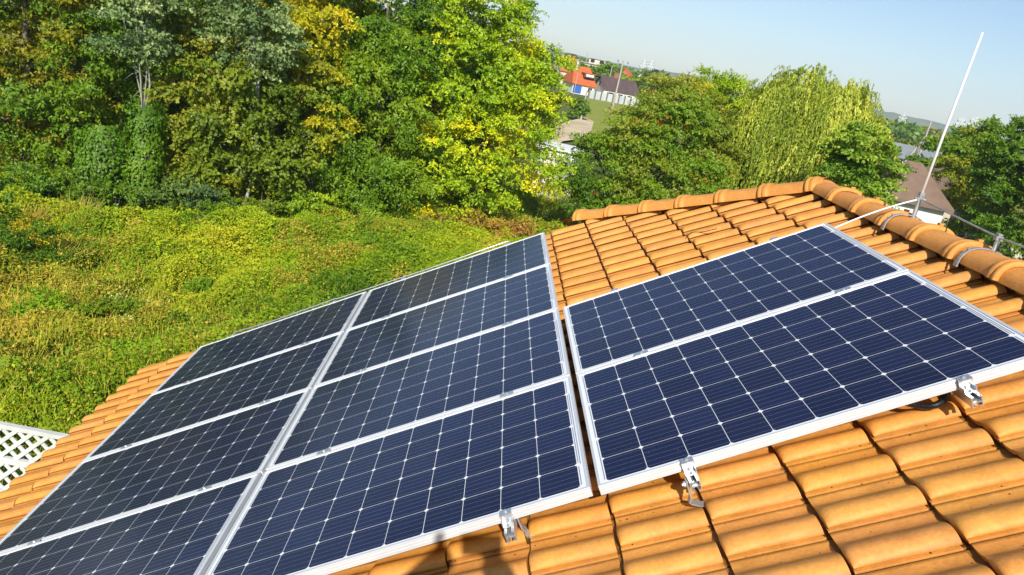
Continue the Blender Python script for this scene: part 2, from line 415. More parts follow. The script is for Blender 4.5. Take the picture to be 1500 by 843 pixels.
# mirrored slope behind the ridge
MIR = Matrix(((-1, 0, 0, 2 * XR), (0, 1, 0, 0), (0, 0, 1, 0), (0, 0, 0, 1)))
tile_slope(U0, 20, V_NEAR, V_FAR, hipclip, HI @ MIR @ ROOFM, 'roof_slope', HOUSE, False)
# the small end hip: slope rising towards -Y
HM = Matrix(((0, -1, 0, XR), (-CP, 0, SP, V_E), (SP, 0, CP, ZR), (0, 0, 0, 1))) @ Matrix.Translation((-U_R, 0, -N_RIB))
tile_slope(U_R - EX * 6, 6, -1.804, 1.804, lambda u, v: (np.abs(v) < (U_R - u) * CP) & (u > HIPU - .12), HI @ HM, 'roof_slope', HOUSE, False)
# underlay deck, walls, boards
b = MB()
d = N_RIB - RIBH - .035
A_ = [r2w(U0 + .06, V_NEAR, d), r2w(U0 + .06, V_FAR - .03, d), r2w(HIPU, V_FAR - .03, d), r2w(U_R, V_E, d), r2w(U_R, V_NEAR, d)]
b.add(A_, [(0, 1, 2, 3, 4)])
Bm = [np.array([2 * XR - q[0], q[1], q[2]]) for q in A_]; b.add(Bm, [(4, 3, 2, 1, 0)])
b.add([A_[2], A_[3], Bm[2]], [(0, 1, 2)])
o = b.build('roof_deck', M_UNDER, HOUSE); o.matrix_parent_inverse = HI
def wall_box(b, x0, x1, y0, y1, z0, z1): b.box(((x0 + x1) / 2, (y0 + y1) / 2, (z0 + z1) / 2), (x1 - x0, y1 - y0, z1 - z0))
EL = r2w(U0, 0, d); xl = EL[0] + .55; xr_ = 2 * XR - xl
b = MB()
zt = lambda x: (x - EL[0]) * math.tan(PITCH) + EL[2] - .05
yN, yF = V_NEAR + .3, V_FAR - .35
zh = r2w(HIPU, 0, d)[2] - .1; xh = EL[0] + (zh + .05 - EL[2]) / math.tan(PITCH)
for y in (yN, yF):
    b.add([(xl, y, ZG - .2), (xr_, y, ZG - .2), (xr_, y, zt(xl)), (2 * XR - xh, y, zh), (xh, y, zh), (xl, y, zt(xl))], [(0, 1, 2, 3, 4, 5)])
for x in (xl, xr_):
    b.add([(x, yN, ZG - .2), (x, yF, ZG - .2), (x, yF, zt(xl)), (x, yN, zt(xl))], [(0, 1, 2, 3)])
o = b.build('wall', M_RENDER, HOUSE); o.matrix_parent_inverse = HI
b = MB()
b.bar(r2w(U0 + .05, V_NEAR, d - .08), r2w(U0 + .05, V_FAR - .03, d - .08), .03, .16)
o = b.build('fascia', M_EAVEW, HOUSE); o.matrix_parent_inverse = HI; b = MB()
b.bar(r2w(U0 + .05, V_FAR - .05, d - .07), r2w(HIPU, V_FAR - .05, d - .07), .03, .12); o = b.build('bargeboard', M_EAVEW, HOUSE); o.matrix_parent_inverse = HI; b = MB()
q = [np.array([2 * XR - p[0], p[1], p[2]]) for p in (r2w(U0 + .05, V_FAR - .05, d - .07), r2w(HIPU, V_FAR - .05, d - .07))]
b.bar(q[0], q[1], .03, .12)
o = b.build('bargeboard', M_EAVEW, HOUSE); o.matrix_parent_inverse = HI
b = MB()
gu = r2w(U0 - .03, 0, d - .05)
for k in range(8):
    a0, a1 = math.pi * (1 + k / 8), math.pi * (1 + (k + 1) / 8)
    b.add([(gu[0] + .06 * math.cos(a0), V_NEAR, gu[2] + .06 * math.sin(a0)), (gu[0] + .06 * math.cos(a1), V_NEAR, gu[2] + .06 * math.sin(a1)),
           (gu[0] + .06 * math.cos(a1), V_FAR, gu[2] + .06 * math.sin(a1)), (gu[0] + .06 * math.cos(a0), V_FAR, gu[2] + .06 * math.sin(a0))], [(0, 1, 2, 3)])
o = b.build('gutter', M_DBROWN, HOUSE); o.matrix_parent_inverse = HI

# ridge and hip tiles
def cap_mesh(L=.42, boss=True):
    T = [0, .004, .010, .018, .026, .030, .036, .050, .064, .070, .078, .088, .10, .2, .3, L]
    S = [1.09, 1.14, 1.16, 1.16, 1.14, 1.08, 1.12, 1.15, 1.14, 1.10, 1.05, 1.02, 1.01, .98, .96, .94]
    S = [q for t_, q in zip(T, S) if t_ <= L]; T = [t_ for t_ in T if t_ <= L]
    n = 15; V = []
    for t, s in zip(T, S):
        for k in range(n):
            th = math.pi * k / (n - 1)
            cx = -math.cos(th); sx = math.sin(th)
            w = .116 * s; h = .094 * s
            px = w * math.copysign(abs(cx) ** .82, cx); pz = h * sx ** .88
            V.append((px, t, pz))
    F = [(i * n + k, i * n + k + 1, (i + 1) * n + k + 1, (i + 1) * n + k) for i in range(len(T) - 1) for k in range(n - 1)]
    V = np.array(V); o = len(V)
    inner = V[:n] * np.array([.87, 1, .85]) + np.array([0, .0, 0]); V2 = np.concatenate([V, inner, V[:n] * np.array([.86, 1, .84]) + np.array([0, .1, 0])])
    F += [(o + k, o + k + 1, k + 1, k) for k in range(n - 1)] + [(o + n + k, o + n + k + 1, o + k + 1, o + k) for k in range(n - 1)]
    # little fixing boss on the collar
    b = MB(); b.add(V2, F)
    me_v = b
    if boss: b.box((.052, .085, .100), (.030, .012, .030)); b.box((.052, .10, .090), (.022, .03, .014))
    return b
def put_cap(p, d, L=.42, boss=True):
    """p: point on the axis at the collar, d: direction from collar to tail"""
    d = np.asarray(d, float); d /= np.linalg.norm(d); x = np.cross(d, (0, 0, 1)); x /= np.linalg.norm(x); z = np.cross(x, d)
    bmb = cap_mesh(L, boss); o = bmb.build('ridge_tile', M_TILE, SL, smooth=True)
    me = o.data
    try: me.set_sharp_from_angle(angle=math.radians(40))
    except Exception: pass
    g = rng.normal(0, 1); col = np.array([.69, .300, .068]) * (1 + .05 * g)
    a = me.attributes.new('tint', 'FLOAT_COLOR', 'POINT'); a.data.foreach_set('color', np.tile(np.append(col, .25), (len(me.vertices), 1)).astype(np.float32).ravel())
    M = Matrix(((x[0], d[0], z[0], p[0]), (x[1], d[1], z[1], p[1]), (x[2], d[2], z[2], p[2]), (0, 0, 0, 1)))
    o.matrix_parent_inverse = HI; o.matrix_local = HI @ M
    return o
ZC = ZR - .045                                        # axis height of the ridge caps
v = .86 - .378 * 14
while v < V_E - .12:
    put_cap((XR, v, ZC + .006 + rng.normal(0, .002)), (rng.normal(0, .006), 1, -.010)); v += .378
HF = r2w(HIPU - .04, HIPV + .02, N_RIB); HT = np.array([XR, V_E, ZR])
hd = HT - HF; HL = np.linalg.norm(hd); hd /= HL
for sgn in (1, -1):
    k = (HL - .09) % .372 - .372 * .0
    if k > .2: k -= .372
    k = max(k, .0)
    k0 = k
    while k < HL - (.05 if sgn > 0 else .45):
        p = HF + hd * k - np.array([0, 0, .024 if sgn > 0 else .045]); dd = hd.copy(); dd[2] -= .012
        if sgn < 0: p = np.array([2 * XR - p[0], p[1], p[2]]); dd[0] = -dd[0]
        put_cap(p + np.array([0, 0, .004]), dd, min(.42, max(.12, HL - k + .02)), False); k = k + .372 if k > 0 else ((HL - .09) % .372 or .372)
b = MB(); vs = [(XR + .112 * math.cos(a) * math.cos(e), V_E - .02 + .112 * math.sin(a) * math.cos(e), ZR - .030 + .092 * math.sin(e)) for e in np.linspace(0, 1.45, 7) for a in np.linspace(0, 2 * math.pi, 25)[:-1]]
b.add(vs, [(i * 24 + k, i * 24 + (k + 1) % 24, (i + 1) * 24 + (k + 1) % 24, (i + 1) * 24 + k) for i in range(6) for k in range(24)] + [tuple(6 * 24 + k for k in range(24))])
o = b.build('ridge_junction', M_TILE, SL, smooth=True); o.matrix_parent_inverse = HI
a = o.data.attributes.new('tint', 'FLOAT_COLOR', 'POINT'); a.data.foreach_set('color', np.tile(np.array([.62, .25, .062, .2]), (len(o.data.vertices), 1)).astype(np.float32).ravel())

# ------------------------------------------------------------------ solar panels
PL, PW_, GAP = 1.65, .992, .020
def frame_mesh():
    prof = [(.0110, -.004), (.0110, .0), (.0008, .0), (.0, -.0008), (.0, -.0085), (.0014, -.0095), (.0014, -.0125), (.0, -.0135), (.0, -.0215), (.0014, -.0225), (.0014, -.0255), (.0, -.0265), (.0, -.040), (.03, -.040)]
    V = []; 
    for ins, n in prof:
        for (x, y) in ((ins, ins), (PL - ins, ins), (PL - ins, PW_ - ins), (ins, PW_ - ins)): V.append((x, y, n))
    F = []
    for i in range(len(prof) - 1):
        for k in range(4): F.append((i * 4 + k, (i + 1) * 4 + k, (i + 1) * 4 + (k + 1) % 4, i * 4 + (k + 1) % 4))
    b = MB(); b.add(V, F); return b
def laminate_mesh(seed):
    r = np.random.default_rng(seed)
    b = MB()
    b.add([(.0105, .0105, -.0035), (PL - .0105, .0105, -.0035), (PL - .0105, PW_ - .0105, -.0035), (.0105, PW_ - .0105, -.0035)], [(0, 1, 2, 3)], 0)
    b.add([(.0105, .0105, -.009), (.0105, PW_ - .0105, -.009), (PL - .0105, PW_ - .0105, -.009), (PL - .0105, .0105, -.009)], [(0, 1, 2, 3)], 0)
    cs, pt = .1556, .1580
    x0 = (PL - (9 * pt + cs)) / 2; y0 = (PW_ - (5 * pt + cs)) / 2; ch = .0095
    cols = []
    for i in range(10):
        for j in range(6):
            x, y = x0 + i * pt, y0 + j * pt; s = cs
            b.add([(x + ch, y, -.0031), (x + s - ch, y, -.0031), (x + s, y + ch, -.0031), (x + s, y + s - ch, -.0031), (x + s - ch, y + s, -.0031), (x + ch, y + s, -.0031), (x, y + s - ch, -.0031), (x, y + ch, -.0031)], [tuple(range(8))], 1)
    for j in range(6):
        for q in range(5):
            y = y0 + j * pt + cs * (q + .5) / 5
            b.add([(x0, y - .0005, -.0028), (x0 + 9 * pt + cs, y - .0005, -.0028), (x0 + 9 * pt + cs, y + .0005, -.0028), (x0, y + .0005, -.0028)], [(0, 1, 2, 3)], 2)
    def rib(xa, ya, yb, w=.004): b.add([(xa, ya, -.0026), (xa + w, ya, -.0026), (xa + w, yb, -.0026), (xa, yb, -.0026)], [(0, 1, 2, 3)], 3)
    for j in (0, 2, 4): rib(x0 - .0085, y0 + j * pt + .012, y0 + (j + 1) * pt + cs - .012)
    for j in (1, 3): rib(x0 + 9 * pt + cs + .0045, y0 + j * pt + .012, y0 + (j + 1) * pt + cs - .012)
    for j, k in ((0, 0), (5, 5)): rib(x0 + 9 * pt + cs + .0045, y0 + j * pt + .012, y0 + k * pt + cs - .012)
    rib(x0 + 9 * pt + cs + .0130, y0 + 1 * pt, y0 + 4 * pt + cs, .004)
    return b
_fm = frame_mesh().build('frame', M_FRAME); 
_lm = laminate_mesh(1).build('laminate', [M_BACK, M_CELL, M_BUS, M_RIB])
def finish_lam(me, seed):
    r = np.random.default_rng(seed); n = len(me.vertices); c = np.zeros((n, 4)); c[:, 3] = 1
    for p in me.polygons:
        if p.material_index == 1:
            g = 1 + .10 * r.normal(); col = (.0075 * g, .0125 * g, .050 * g, 1)
            for vi in p.vertices: c[vi] = col
    a = me.attributes.new('tint', 'FLOAT_COLOR', 'POINT'); a.data.foreach_set('color', c.astype(np.float32).ravel())
finish_lam(_lm.data, 5)
rows_w = ['nearest', 'second nearest', 'third nearest', 'farthest']
first = True
PANELS = []
def place_panel(u, v, label, dark=0):
    global first
    r = empty('solar_module', (0, 0, 0), label, 'solar panel', 'solar panels mounted on the tiled roof')
    ju, jn = rng.normal(0, .0012), rng.normal(0, .0010)
    M = ROOFM @ Matrix.Translation((u + ju, v, jn)) @ Matrix.Rotation(rng.normal(0, .0012), 4, 'X') @ Matrix.Rotation(rng.normal(0, .0008), 4, 'Y')
    r.matrix_world = M
    if first: f, l = _fm, _lm; first = False
    else: f = _fm.copy(); COL.objects.link(f); l = _lm.copy(); COL.objects.link(l)
    f.parent = r; l.parent = r
    PANELS.append(r)
P_ = PW_ + GAP
UA, UB, UC = -2 * PL - .0233, -PL, .0294
for k in range(4):
    place_panel(UB, k * P_, 'dark blue panel in middle column, %s the camera' % rows_w[k].replace('nearest', 'nearest to') if k < 3 else 'dark blue panel at the far top end of the middle column')
for k in range(4):
    place_panel(UA, k * P_, 'blackish panel in left column by the eave, %s the camera' % rows_w[k].replace('nearest', 'nearest to') if k < 3 else 'blackish panel at the far end of the left column by the eave')
place_panel(UC, -.0126, 'dark blue panel at right, its lower edge over bare orange tiles')
place_panel(UC, -.0126 + P_, 'dark blue panel at right, upper one, nearest to the hip and ridge')

# mounting rails with clamps and hooks
def rail(u, v0, v1, bounds, label, hook=True):
    r = empty('mounting_rail', (0, 0, 0), label, 'rail', 'aluminium rails under the solar panels'); r.matrix_world = ROOFM @ Matrix.Translation((u, 0, 0))
    b = MB(); w = .019
    L = v1 - v0; c = (v0 + v1) / 2
    b.box((-w + .002, c, -.061), (.004, L, .040)); b.box((w - .002, c, -.061), (.004, L, .040))
    b.box((0, c, -.062), (2 * w - .008, L - .001, .004)); b.box((-.0125, c, -.0425), (.009, L - .002, .004)); b.box((.0125, c, -.0425), (.009, L - .002, .004))
    b.box((-.0115, c, -.0788), (.011, L - .002, .0035)); b.box((.0115, c, -.0788), (.011, L - .002, .0035))
    b.build('rail', M_ALU, r)
    for vb in bounds[1:-1]:
        q = MB(); q.box((0, vb, .0022), (.07, .034, .004)); q.box((0, vb, -.02), (.05, .012, .042)); q.tube([(0, vb, .004), (0, vb, .0105)], .0065, 6)
        q.build('mid_clamp', M_ALU, r)
    for vb, sg in ((bounds[0], -1), (bounds[-1], 1)):
        q = MB()
        q.box((0, vb + sg * .006, .0022), (.046, .032, .004)); q.box((0, vb + sg * .0125, -.019), (.046, .004, .042))
        q.box((0, vb + sg * .026, -.0385), (.044, .030, .004)); q.box((-.020, vb + sg * .026, -.028), (.004, .030, .018)); q.box((.020, vb + sg * .026, -.028), (.004, .030, .018))
        q.tube([(0, vb + sg * .004, .004), (0, vb + sg * .004, .011)], .0065, 6)
        q.tube([(0, vb + sg * .032, -.036), (0, vb + sg * .032, -.028)], .006, 6)
        q.build('end_clamp', M_ALU, r)
    return r
def hook(r, v, foot=.02, side=-1):
    b = MB(); x = .026 * side
    pts = [(x, v, -.048), (x, v, -.085), (x * 1.05, v, -.118), (x * 1.3 + .004 * side, v, -.136)]
    for a, c in zip(pts[:-1], pts[1:]): b.bar(a, c, .030, .006, up=(1, 0, 0))
    b.bar((x * 1.3, v, -.139), (foot * .5 + x * .5, v - .002, -.158), .030, .006); b.bar((foot * .5 + x * .5, v - .002, -.158), (foot, v - .002, -.166), .030, .006)
    b.tube([(x - .018 * 1, v, -.062), (x + .03, v, -.062)], .006, 6); b.tube([(x - .012, v, -.062), (x - .005, v, -.062)], .011, 6)
    b.build('roof_hook', M_STEEL, r)
top = 3 * P_ + PW_
bB = [0] + [k * P_ - GAP / 2 for k in (1, 2, 3)] + [top]
r1 = rail(-.33, -.075, top + .10, bB, 'aluminium rail under the middle column, its end out by the photographer shadow'); hook(r1, .05, .055, side=1)
rail(-1.32, -.075, top + .05, bB, 'aluminium rail under the left side of the middle panel column')
rail(-1.9933, -.075, top + .09, bB, 'aluminium rail under the right side of the left panel column')
rail(-2.9933, -.075, top + .09, bB, 'aluminium rail under the left panel column, beside the eave')
bC = [-.0126, P_ - .0126 - GAP / 2, P_ - .0126 + PW_]
r2 = rail(.365, -.095, bC[-1] + .05, bC, 'aluminium rail at right with a steel roof hook bent down to the tiles'); hook(r2, -.062, .022)
rail(1.365, -.085, bC[-1] + .05, bC, 'aluminium rail end beside the black corrugated conduit')
for uu in (-.33, -1.32, -1.9933, -2.9933, .365, 1.365):
    pass

# black corrugated conduit under the right panel
b = MB(); pts = []; rad = []
for k in range(120):
    t = k / 119; u = 1.18 + .17 * t; v = .15 - .10 * math.sin(t * math.pi * .8) ; n = -.105 - .012 * math.sin(t * 3)
    pts.append(r2w(u, v, n)); rad.append(.0135 if k % 4 < 2 else .0108)
b.tube(pts, rad, 10); tag(b.build('cable_conduit', M_BLACK, smooth=False), 'black corrugated cable conduit lying on tiles under the panel edge', 'conduit')
b = MB(); b.tube([r2w(1.02 + .22 * t, 3.02 + .05 * math.sin(t * 5), -.135 + .006 * math.sin(t * 9)) for t in np.linspace(0, 1, 14)], .0028, 6)
tag(b.build('loose_wire', M_BLACK), 'short thin dark wire lying across tiles below the hip', 'wire')

# ------------------------------------------------------------------ lightning protection
def wpt(x, y, u):                                     # photo pixel at a given roof u: used to read wire heights
    return None
base = np.array([XR + .03, 1.95, ZC + .10])
rod = empty('lightning_rod', base, 'tall thin grey lightning rod clamped to the ridge tiles', 'lightning rod')
RI = Matrix.Translation(rod.location).inverted()
b = MB(); b.tube([(0, 0, .03), (.003, 0, .5), (.004, -.02, 1.05)], [.0082, .0078, .0056], 10); b.build('rod', M_ROD, rod, smooth=True)
b = MB(); b.tube([(0, 0, -.02), (0, 0, .10)], .0125, 10); b.box((0, 0, .105), (.036, .026, .024)); b.box((0, 0, .136), (.026, .026, .022)); b.tube([(-.03, 0, .105), (.035, 0, .105)], .007, 6); b.build('clamp', M_STEEL, rod)
def strap(parent, x0, z0):
    b = MB(); n = 14; w = .120; h = .096; vs = []
    for k in range(n + 1):
        th = math.pi * (k / n); cx = -math.cos(th)
        X = w * math.copysign(abs(cx) ** .82, cx) * 1.02; Z = h * math.sin(th) ** .88 * 1.02
        for y in (-.011, .011):
            for e in (1.0, 1.05): vs.append((x0 + X * e, y, z0 + Z * e + (0.0)))
    fs = []
    for k in range(n):
        a = k * 4; c = a + 4
        fs += [(a, a + 2, c + 2, c), (a + 1, c + 1, c + 3, a + 3), (a, c, c + 1, a + 1), (a + 2, a + 3, c + 3, c + 2)]
    b.add(vs, fs); b.box((x0 - w * 1.06, 0, z0 - .002), (.008, .028, .022)); b.tube([(x0 - w * .72, 0, z0 + .073), (x0 - w * .72 - .012, 0, z0 + .088)], .006, 6)
    b.build('strap', M_STEEL, parent)
strap(rod, -.03, -.097)
hold = empty('wire_holder', (XR + .03, 1.17, ZC + .10), 'small metal conductor holder strapped over a ridge tile', 'holder')
strap(hold, -.03, -.100)
b = MB(); b.tube([(0, 0, -.02), (.004, 0, .055)], .011, 8); b.box((0, 0, .062), (.034, .024, .022)); b.box((0.0, 0, .080), (.022, .02, .010)); b.bar((-.02, 0, 0.01), (.03, 0, -.03), .02, .004); b.build('clamp', M_STEEL, hold)
b = MB(); cz = ZC + .10
b.tube([(XR + .03, 1.95, cz + .105), (XR + .034, 1.56, cz + .085), (XR + .03, 1.17, cz + .066), (XR + .03, .5, cz + .07), (XR + .03, -.6, cz + .05), (XR + .03, -2.5, cz + .07)], .0050, 8)
tag(b.build('conductor_wire', M_STEEL, smooth=True), 'grey lightning conductor wire running along above the ridge tiles', 'wire')
b = MB(); p0 = np.array([XR + .03, 1.95, cz + .105]); p1 = r2w(1.69, 1.93, -.03); p2 = r2w(1.5, 1.94, -.07)
pts = [p0]; 
for t in np.linspace(.06, 1, 14): 
    q = (1 - t) ** 2 * p0 + 2 * t * (1 - t) * (p0 * .5 + p1 * .5 + np.array([0, .0, .035])) + t * t * p1; pts.append(q)
pts.append(p2)
b.tube(pts, .0050, 8); tag(b.build('conductor_wire', M_ROD, smooth=True), 'bright conductor wire from the rod clamp down behind the right panel', 'wire')
b = MB(); vv = top + .055
us = [-.30, -.335, -1.1, -1.95, -1.9933, -2.6, -2.9933, -3.05]; ns = [-.03, .012, .002, .006, .012, .0, .012, -.02]
b.tube([r2w(u, vv, n) for u, n in zip(us, ns)], .005, 8); tag(b.build('conductor_wire', M_ALU, smooth=True), 'conductor wire along the far edge of the panel array', 'wire')

# ------------------------------------------------------------------ the photographer (outside the picture; casts the shadow on the tiles)
def photographer():
    C = CW
    r = empty('person', (C[0] - .05, C[1] - .42, C[2] - 1.95), 'person behind the camera holding a phone overhead with both arms raised', 'person')
    verts = {'pel': (0, 0, .95), 'chest': (0, .02, 1.28), 'neck': (0, .03, 1.47), 'head': (0, .06, 1.58), 'crown': (0, .05, 1.72),
             'sl': (-.19, .03, 1.41), 'el': (-.27, .22, 1.60), 'wl': (-.06, .38, 1.83), 'hl': (.0, .41, 1.89),
             'sr': (.19, .03, 1.41), 'er': (.33, .22, 1.60), 'wr': (.20, .38, 1.83), 'hr': (.135, .41, 1.90),
             'hipl': (-.1, 0, .88), 'kl': (-.14, .04, .46), 'al': (-.16, -.02, .05), 'fl': (-.16, .12, .02),
             'hipr': (.1, 0, .88), 'kr': (.16, .06, .56), 'ar': (.19, .0, .19), 'fr': (.19, .13, .17)}
    rad = dict(pel=.15, chest=.155, neck=.06, head=.095, crown=.07, sl=.07, el=.080, wl=.060, hl=.062, sr=.07, er=.080, wr=.060, hr=.055,
               hipl=.10, kl=.065, al=.042, fl=.035, hipr=.10, kr=.065, ar=.042, fr=.035)
    ed = [('pel', 'chest'), ('chest', 'neck'), ('neck', 'head'), ('head', 'crown'), ('chest', 'sl'), ('sl', 'el'), ('el', 'wl'), ('wl', 'hl'),
          ('chest', 'sr'), ('sr', 'er'), ('er', 'wr'), ('wr', 'hr'), ('pel', 'hipl'), ('hipl', 'kl'), ('kl', 'al'), ('al', 'fl'), ('pel', 'hipr'), ('hipr', 'kr'), ('kr', 'ar'), ('ar', 'fr')]
    ks = list(verts); me = bpy.data.meshes.new('body'); me.from_pydata([verts[k] for k in ks], [(ks.index(a), ks.index(b_)) for a, b_ in ed], [])
    o = bpy.data.objects.new('body', me); COL.objects.link(o); o.parent = r
    sm = o.modifiers.new('skin', 'SKIN'); me.skin_vertices or None
    for i, k in enumerate(ks): me.skin_vertices[0].data[i].radius = (rad[k], rad[k])
    me.skin_vertices[0].data[0].use_root = True
    s2 = o.modifiers.new('sub', 'SUBSURF'); s2.levels = 2; s2.render_levels = 2
    me.materials.append(M_SHIRT)
    for sx, x0 in ((1, -.055), (-1, .145)):            # fingers closed round the phone ends
        for k in range(4):
            b = MB(); z = 1.885 + .018 * k
            b.tube([(x0, .405, z), (x0 - .012 * sx, .425, z + .003), (x0 + .004 * sx, .437, z + .004), (x0 + .018 * sx, .433, z + .003)], [.009, .0085, .008, .007], 7)
            b.build('finger', M_SKIN, r, smooth=True)
        b = MB(); b.tube([(x0, .40, 1.88), (x0 + .016 * sx, .395, 1.90), (x0 + .03 * sx, .398, 1.905)], [.011, .010, .008], 7); b.build('thumb', M_SKIN, r, smooth=True)
    b = MB(); b.box((0, 0, 0), (.160, .008, .080)); ph = b.build('phone', M_BLACK)
    M = cam.matrix_world.copy(); ph.matrix_world = M @ Matrix.Translation((.055, -.02, .012)) @ Matrix.Rotation(math.pi / 2, 4, 'X')
    tag(ph, 'black phone held up sideways behind the camera', 'phone')
photographer()

# ------------------------------------------------------------------ vegetation
def leaves(P, D, N_, ln, wd, col, fold=.15):
    """kite shaped leaves: P base points, D direction, N_ normal-ish"""
    D = D / (np.linalg.norm(D, axis=1, keepdims=True) + 1e-9)
    S = np.cross(D, N_); S /= (np.linalg.norm(S, axis=1, keepdims=True) + 1e-9); Nn = np.cross(S, D)
    ln = ln[:, None]; wd = wd[:, None]
    mid = P + D * ln * .42
    V = np.stack([P, mid + S * wd / 2 + Nn * wd * fold, P + D * ln - Nn * ln * .12, mid - S * wd / 2 + Nn * wd * fold], 1)
    return V

def rnd_dir(n, r=rng):
    d = r.normal(0, 1, (n, 3)); return d / np.linalg.norm(d, axis=1, keepdims=True)

def pick(pal, n, t, r=rng):
    """pal: list of colours, t in 0..1 picks softly along the list"""
    pal = np.array(pal); k = len(pal) - 1
    x = np.clip(t, 0, .9999) * k; i = x.astype(int); f = (x - i)[:, None]
    c = pal[i] * (1 - f) + pal[np.minimum(i + 1, k)] * f
    return np.clip(c * (1 + .11 * r.normal(0, 1, (n, 1))), .002, 1)

def crown_pts(blobs, nleaf, clump_r=(.3, .6), per_twig=9, twig=.35, shell=.55, holes=.0, seed=1, flat=.75, crowd=1.0):
    """returns leaf base points, twig direction, outward direction, clump tint"""
    r = np.random.default_rng(seed)
    vols = np.array([b_[3] * b_[4] * b_[5] for b_ in blobs]) ** .75
    nt_ = nleaf // per_twig
    C = []; T = []
    ncl = max(8, int(nt_ / 14 * crowd))
    w = vols / vols.sum()
    idx = r.choice(len(blobs), ncl, p=w)
    B = np.array(blobs)[idx]
    d = rnd_dir(ncl, r); rad = shell + (1 - shell) * r.random(ncl) ** .6
    cen = B[:, :3] + d * B[:, 3:6] * rad[:, None]
    keep = cen[:, 2] > ZG + .15
    cen = cen[keep]; d = d[keep]; ncl = len(cen)
    cr = r.uniform(clump_r[0], clump_r[1], ncl)
    tint = r.random(ncl)
    ti = r.integers(0, ncl, nt_)
    td = rnd_dir(nt_, r); td[:, 2] = np.abs(td[:, 2]) * .7 + td[:, 2] * .3
    start = cen[ti] + td * (cr[ti] * r.random(nt_) ** .5)[:, None] * np.array([1, 1, flat])
    out = d[ti] * .7 + td * .6 + np.array([0, 0, .1]); out /= np.linalg.norm(out, axis=1, keepdims=True)
    return start, out, tint[ti], nt_, r

def crown(name, blobs, nleaf, leaf=.10, aspect=.5, pal=((.05, .09, .01), (.09, .14, .015)), parent=None, per_twig=9, twig=.35, droop=.3, seed=1,
          clump_r=(.3, .6), shell=.5, matl=None, tscale=2.5, tshift=0., flat=.55, up=.55, crowd=.6, tipcol=None):
    start, out, tint, nt_, r = crown_pts(blobs, nleaf, clump_r, per_twig, twig, shell, 0, seed, flat, crowd)
    k = np.arange(per_twig)
    L = twig * r.uniform(.6, 1.3, nt_)
    tt = (k + .5) / per_twig
    dirs = out[:, None, :] + np.array([0, 0, -1.0]) * (tt ** 1.3 * droop * 2)[None, :, None]
    pos = start[:, None, :] + out[:, None, :] * (tt[None, :] * L[:, None])[..., None] - np.array([0, 0, 1.0]) * ((tt ** 2)[None, :] * L[:, None] * droop)[..., None]
    dirs = dirs.reshape(-1, 3); pos = pos.reshape(-1, 3); n = len(pos)
    side = rnd_dir(n, r)
    side -= dirs * (side * dirs).sum(1, keepdims=True) / ((dirs ** 2).sum(1, keepdims=True) + 1e-6); side /= np.linalg.norm(side, axis=1, keepdims=True) + 1e-6
    D = dirs / (np.linalg.norm(dirs, axis=1, keepdims=True) + 1e-6) * .6 + side * .9 + np.array([0, 0, -.25]) * droop
    Nn = rnd_dir(n, r) * .38 + np.repeat(rnd_dir(nt_, r), per_twig, 0) * .55 + SUN * up * .9 + np.repeat(out, per_twig, 0) * .35
    ln = leaf * r.uniform(.65, 1.3, n)
    tn = np.clip(fbm(pos, tscale, seed, 3) * 1.7 - .35 + tshift + (np.repeat(tint, per_twig) - .5) * .40 + r.normal(0, .07, n), 0, 1)
    col = pick(pal, n, tn, r)
    ok = pos[:, 2] > ZG + .05
    V = leaves(pos[ok], D[ok], Nn[ok], ln[ok], ln[ok] * aspect, None)
    return quads_mesh(name, V, matl or M_LEAF, parent, col[ok])

def trunk_mesh(base, blobs, r0, seed=1, limbs=7, top=None, lean=.3):
    rr = np.random.default_rng(seed); b = MB()
    base = np.asarray(base, float); B = np.array(blobs)
    topz = B[:, 2].max() if top is None else top
    axis_top = np.array([B[:, 0].mean(), B[:, 1].mean(), topz])
    P = [base + (axis_top - base) * t + np.append(rr.normal(0, lean * .25, 2), 0) * math.sin(math.pi * t) for t in np.linspace(0, 1, 8)]
    P[0] = base + np.array([0, 0, -.1])
    b.tube(P, [r0 * (1.25 - .2 * 1) if i == 0 else r0 * (1 - .8 * i / 7) for i in range(8)], 9)
    for k in range(limbs):
        t = rr.uniform(.2, .85); i = int(t * 7); f = t * 7 - i; s = P[i] * (1 - f) + P[min(i + 1, 7)] * f
        big = [q for q in range(len(B)) if B[q][3] > .75] or [0]; c = B[big[rr.integers(len(big))]]; e = c[:3] + rnd_dir(1, rr)[0] * c[3:6] * .4; e[2] = max(e[2], s[2] + .2)
        mid = (s + e) / 2 + np.array([0, 0, .12 * np.linalg.norm(e - s)]) * rr.uniform(-.5, 1)
        rb = r0 * (1 - .7 * t) * .5
        pts = [(1 - q) ** 2 * s + 2 * q * (1 - q) * mid + q * q * e for q in np.linspace(0, 1, 6)]
        b.tube(pts, [rb * (1 - .82 * q) for q in np.linspace(0, 1, 6)], 6)
        for _ in range(3):
            q = rr.uniform(.35, .9); a = pts[min(5, int(q * 5))]; e2 = a + rnd_dir(1, rr)[0] * rr.uniform(.3, .6); b.tube([a, (a + e2) / 2 + np.array([0, 0, .05]), e2], [rb * .4, rb * .28, rb * .08], 5)
    return b

def blobs_px(lst, D0):
    """(px, py, extra distance, radius, z squash) -> world ellipsoids"""
    out = []
    for q in lst:
        px, py, dd, r = q[:4]; sq = q[4] if len(q) > 4 else 1.0
        c = at(px, py, D0 + dd); out.append((c[0], c[1], c[2], r, r, r * sq))
    return out

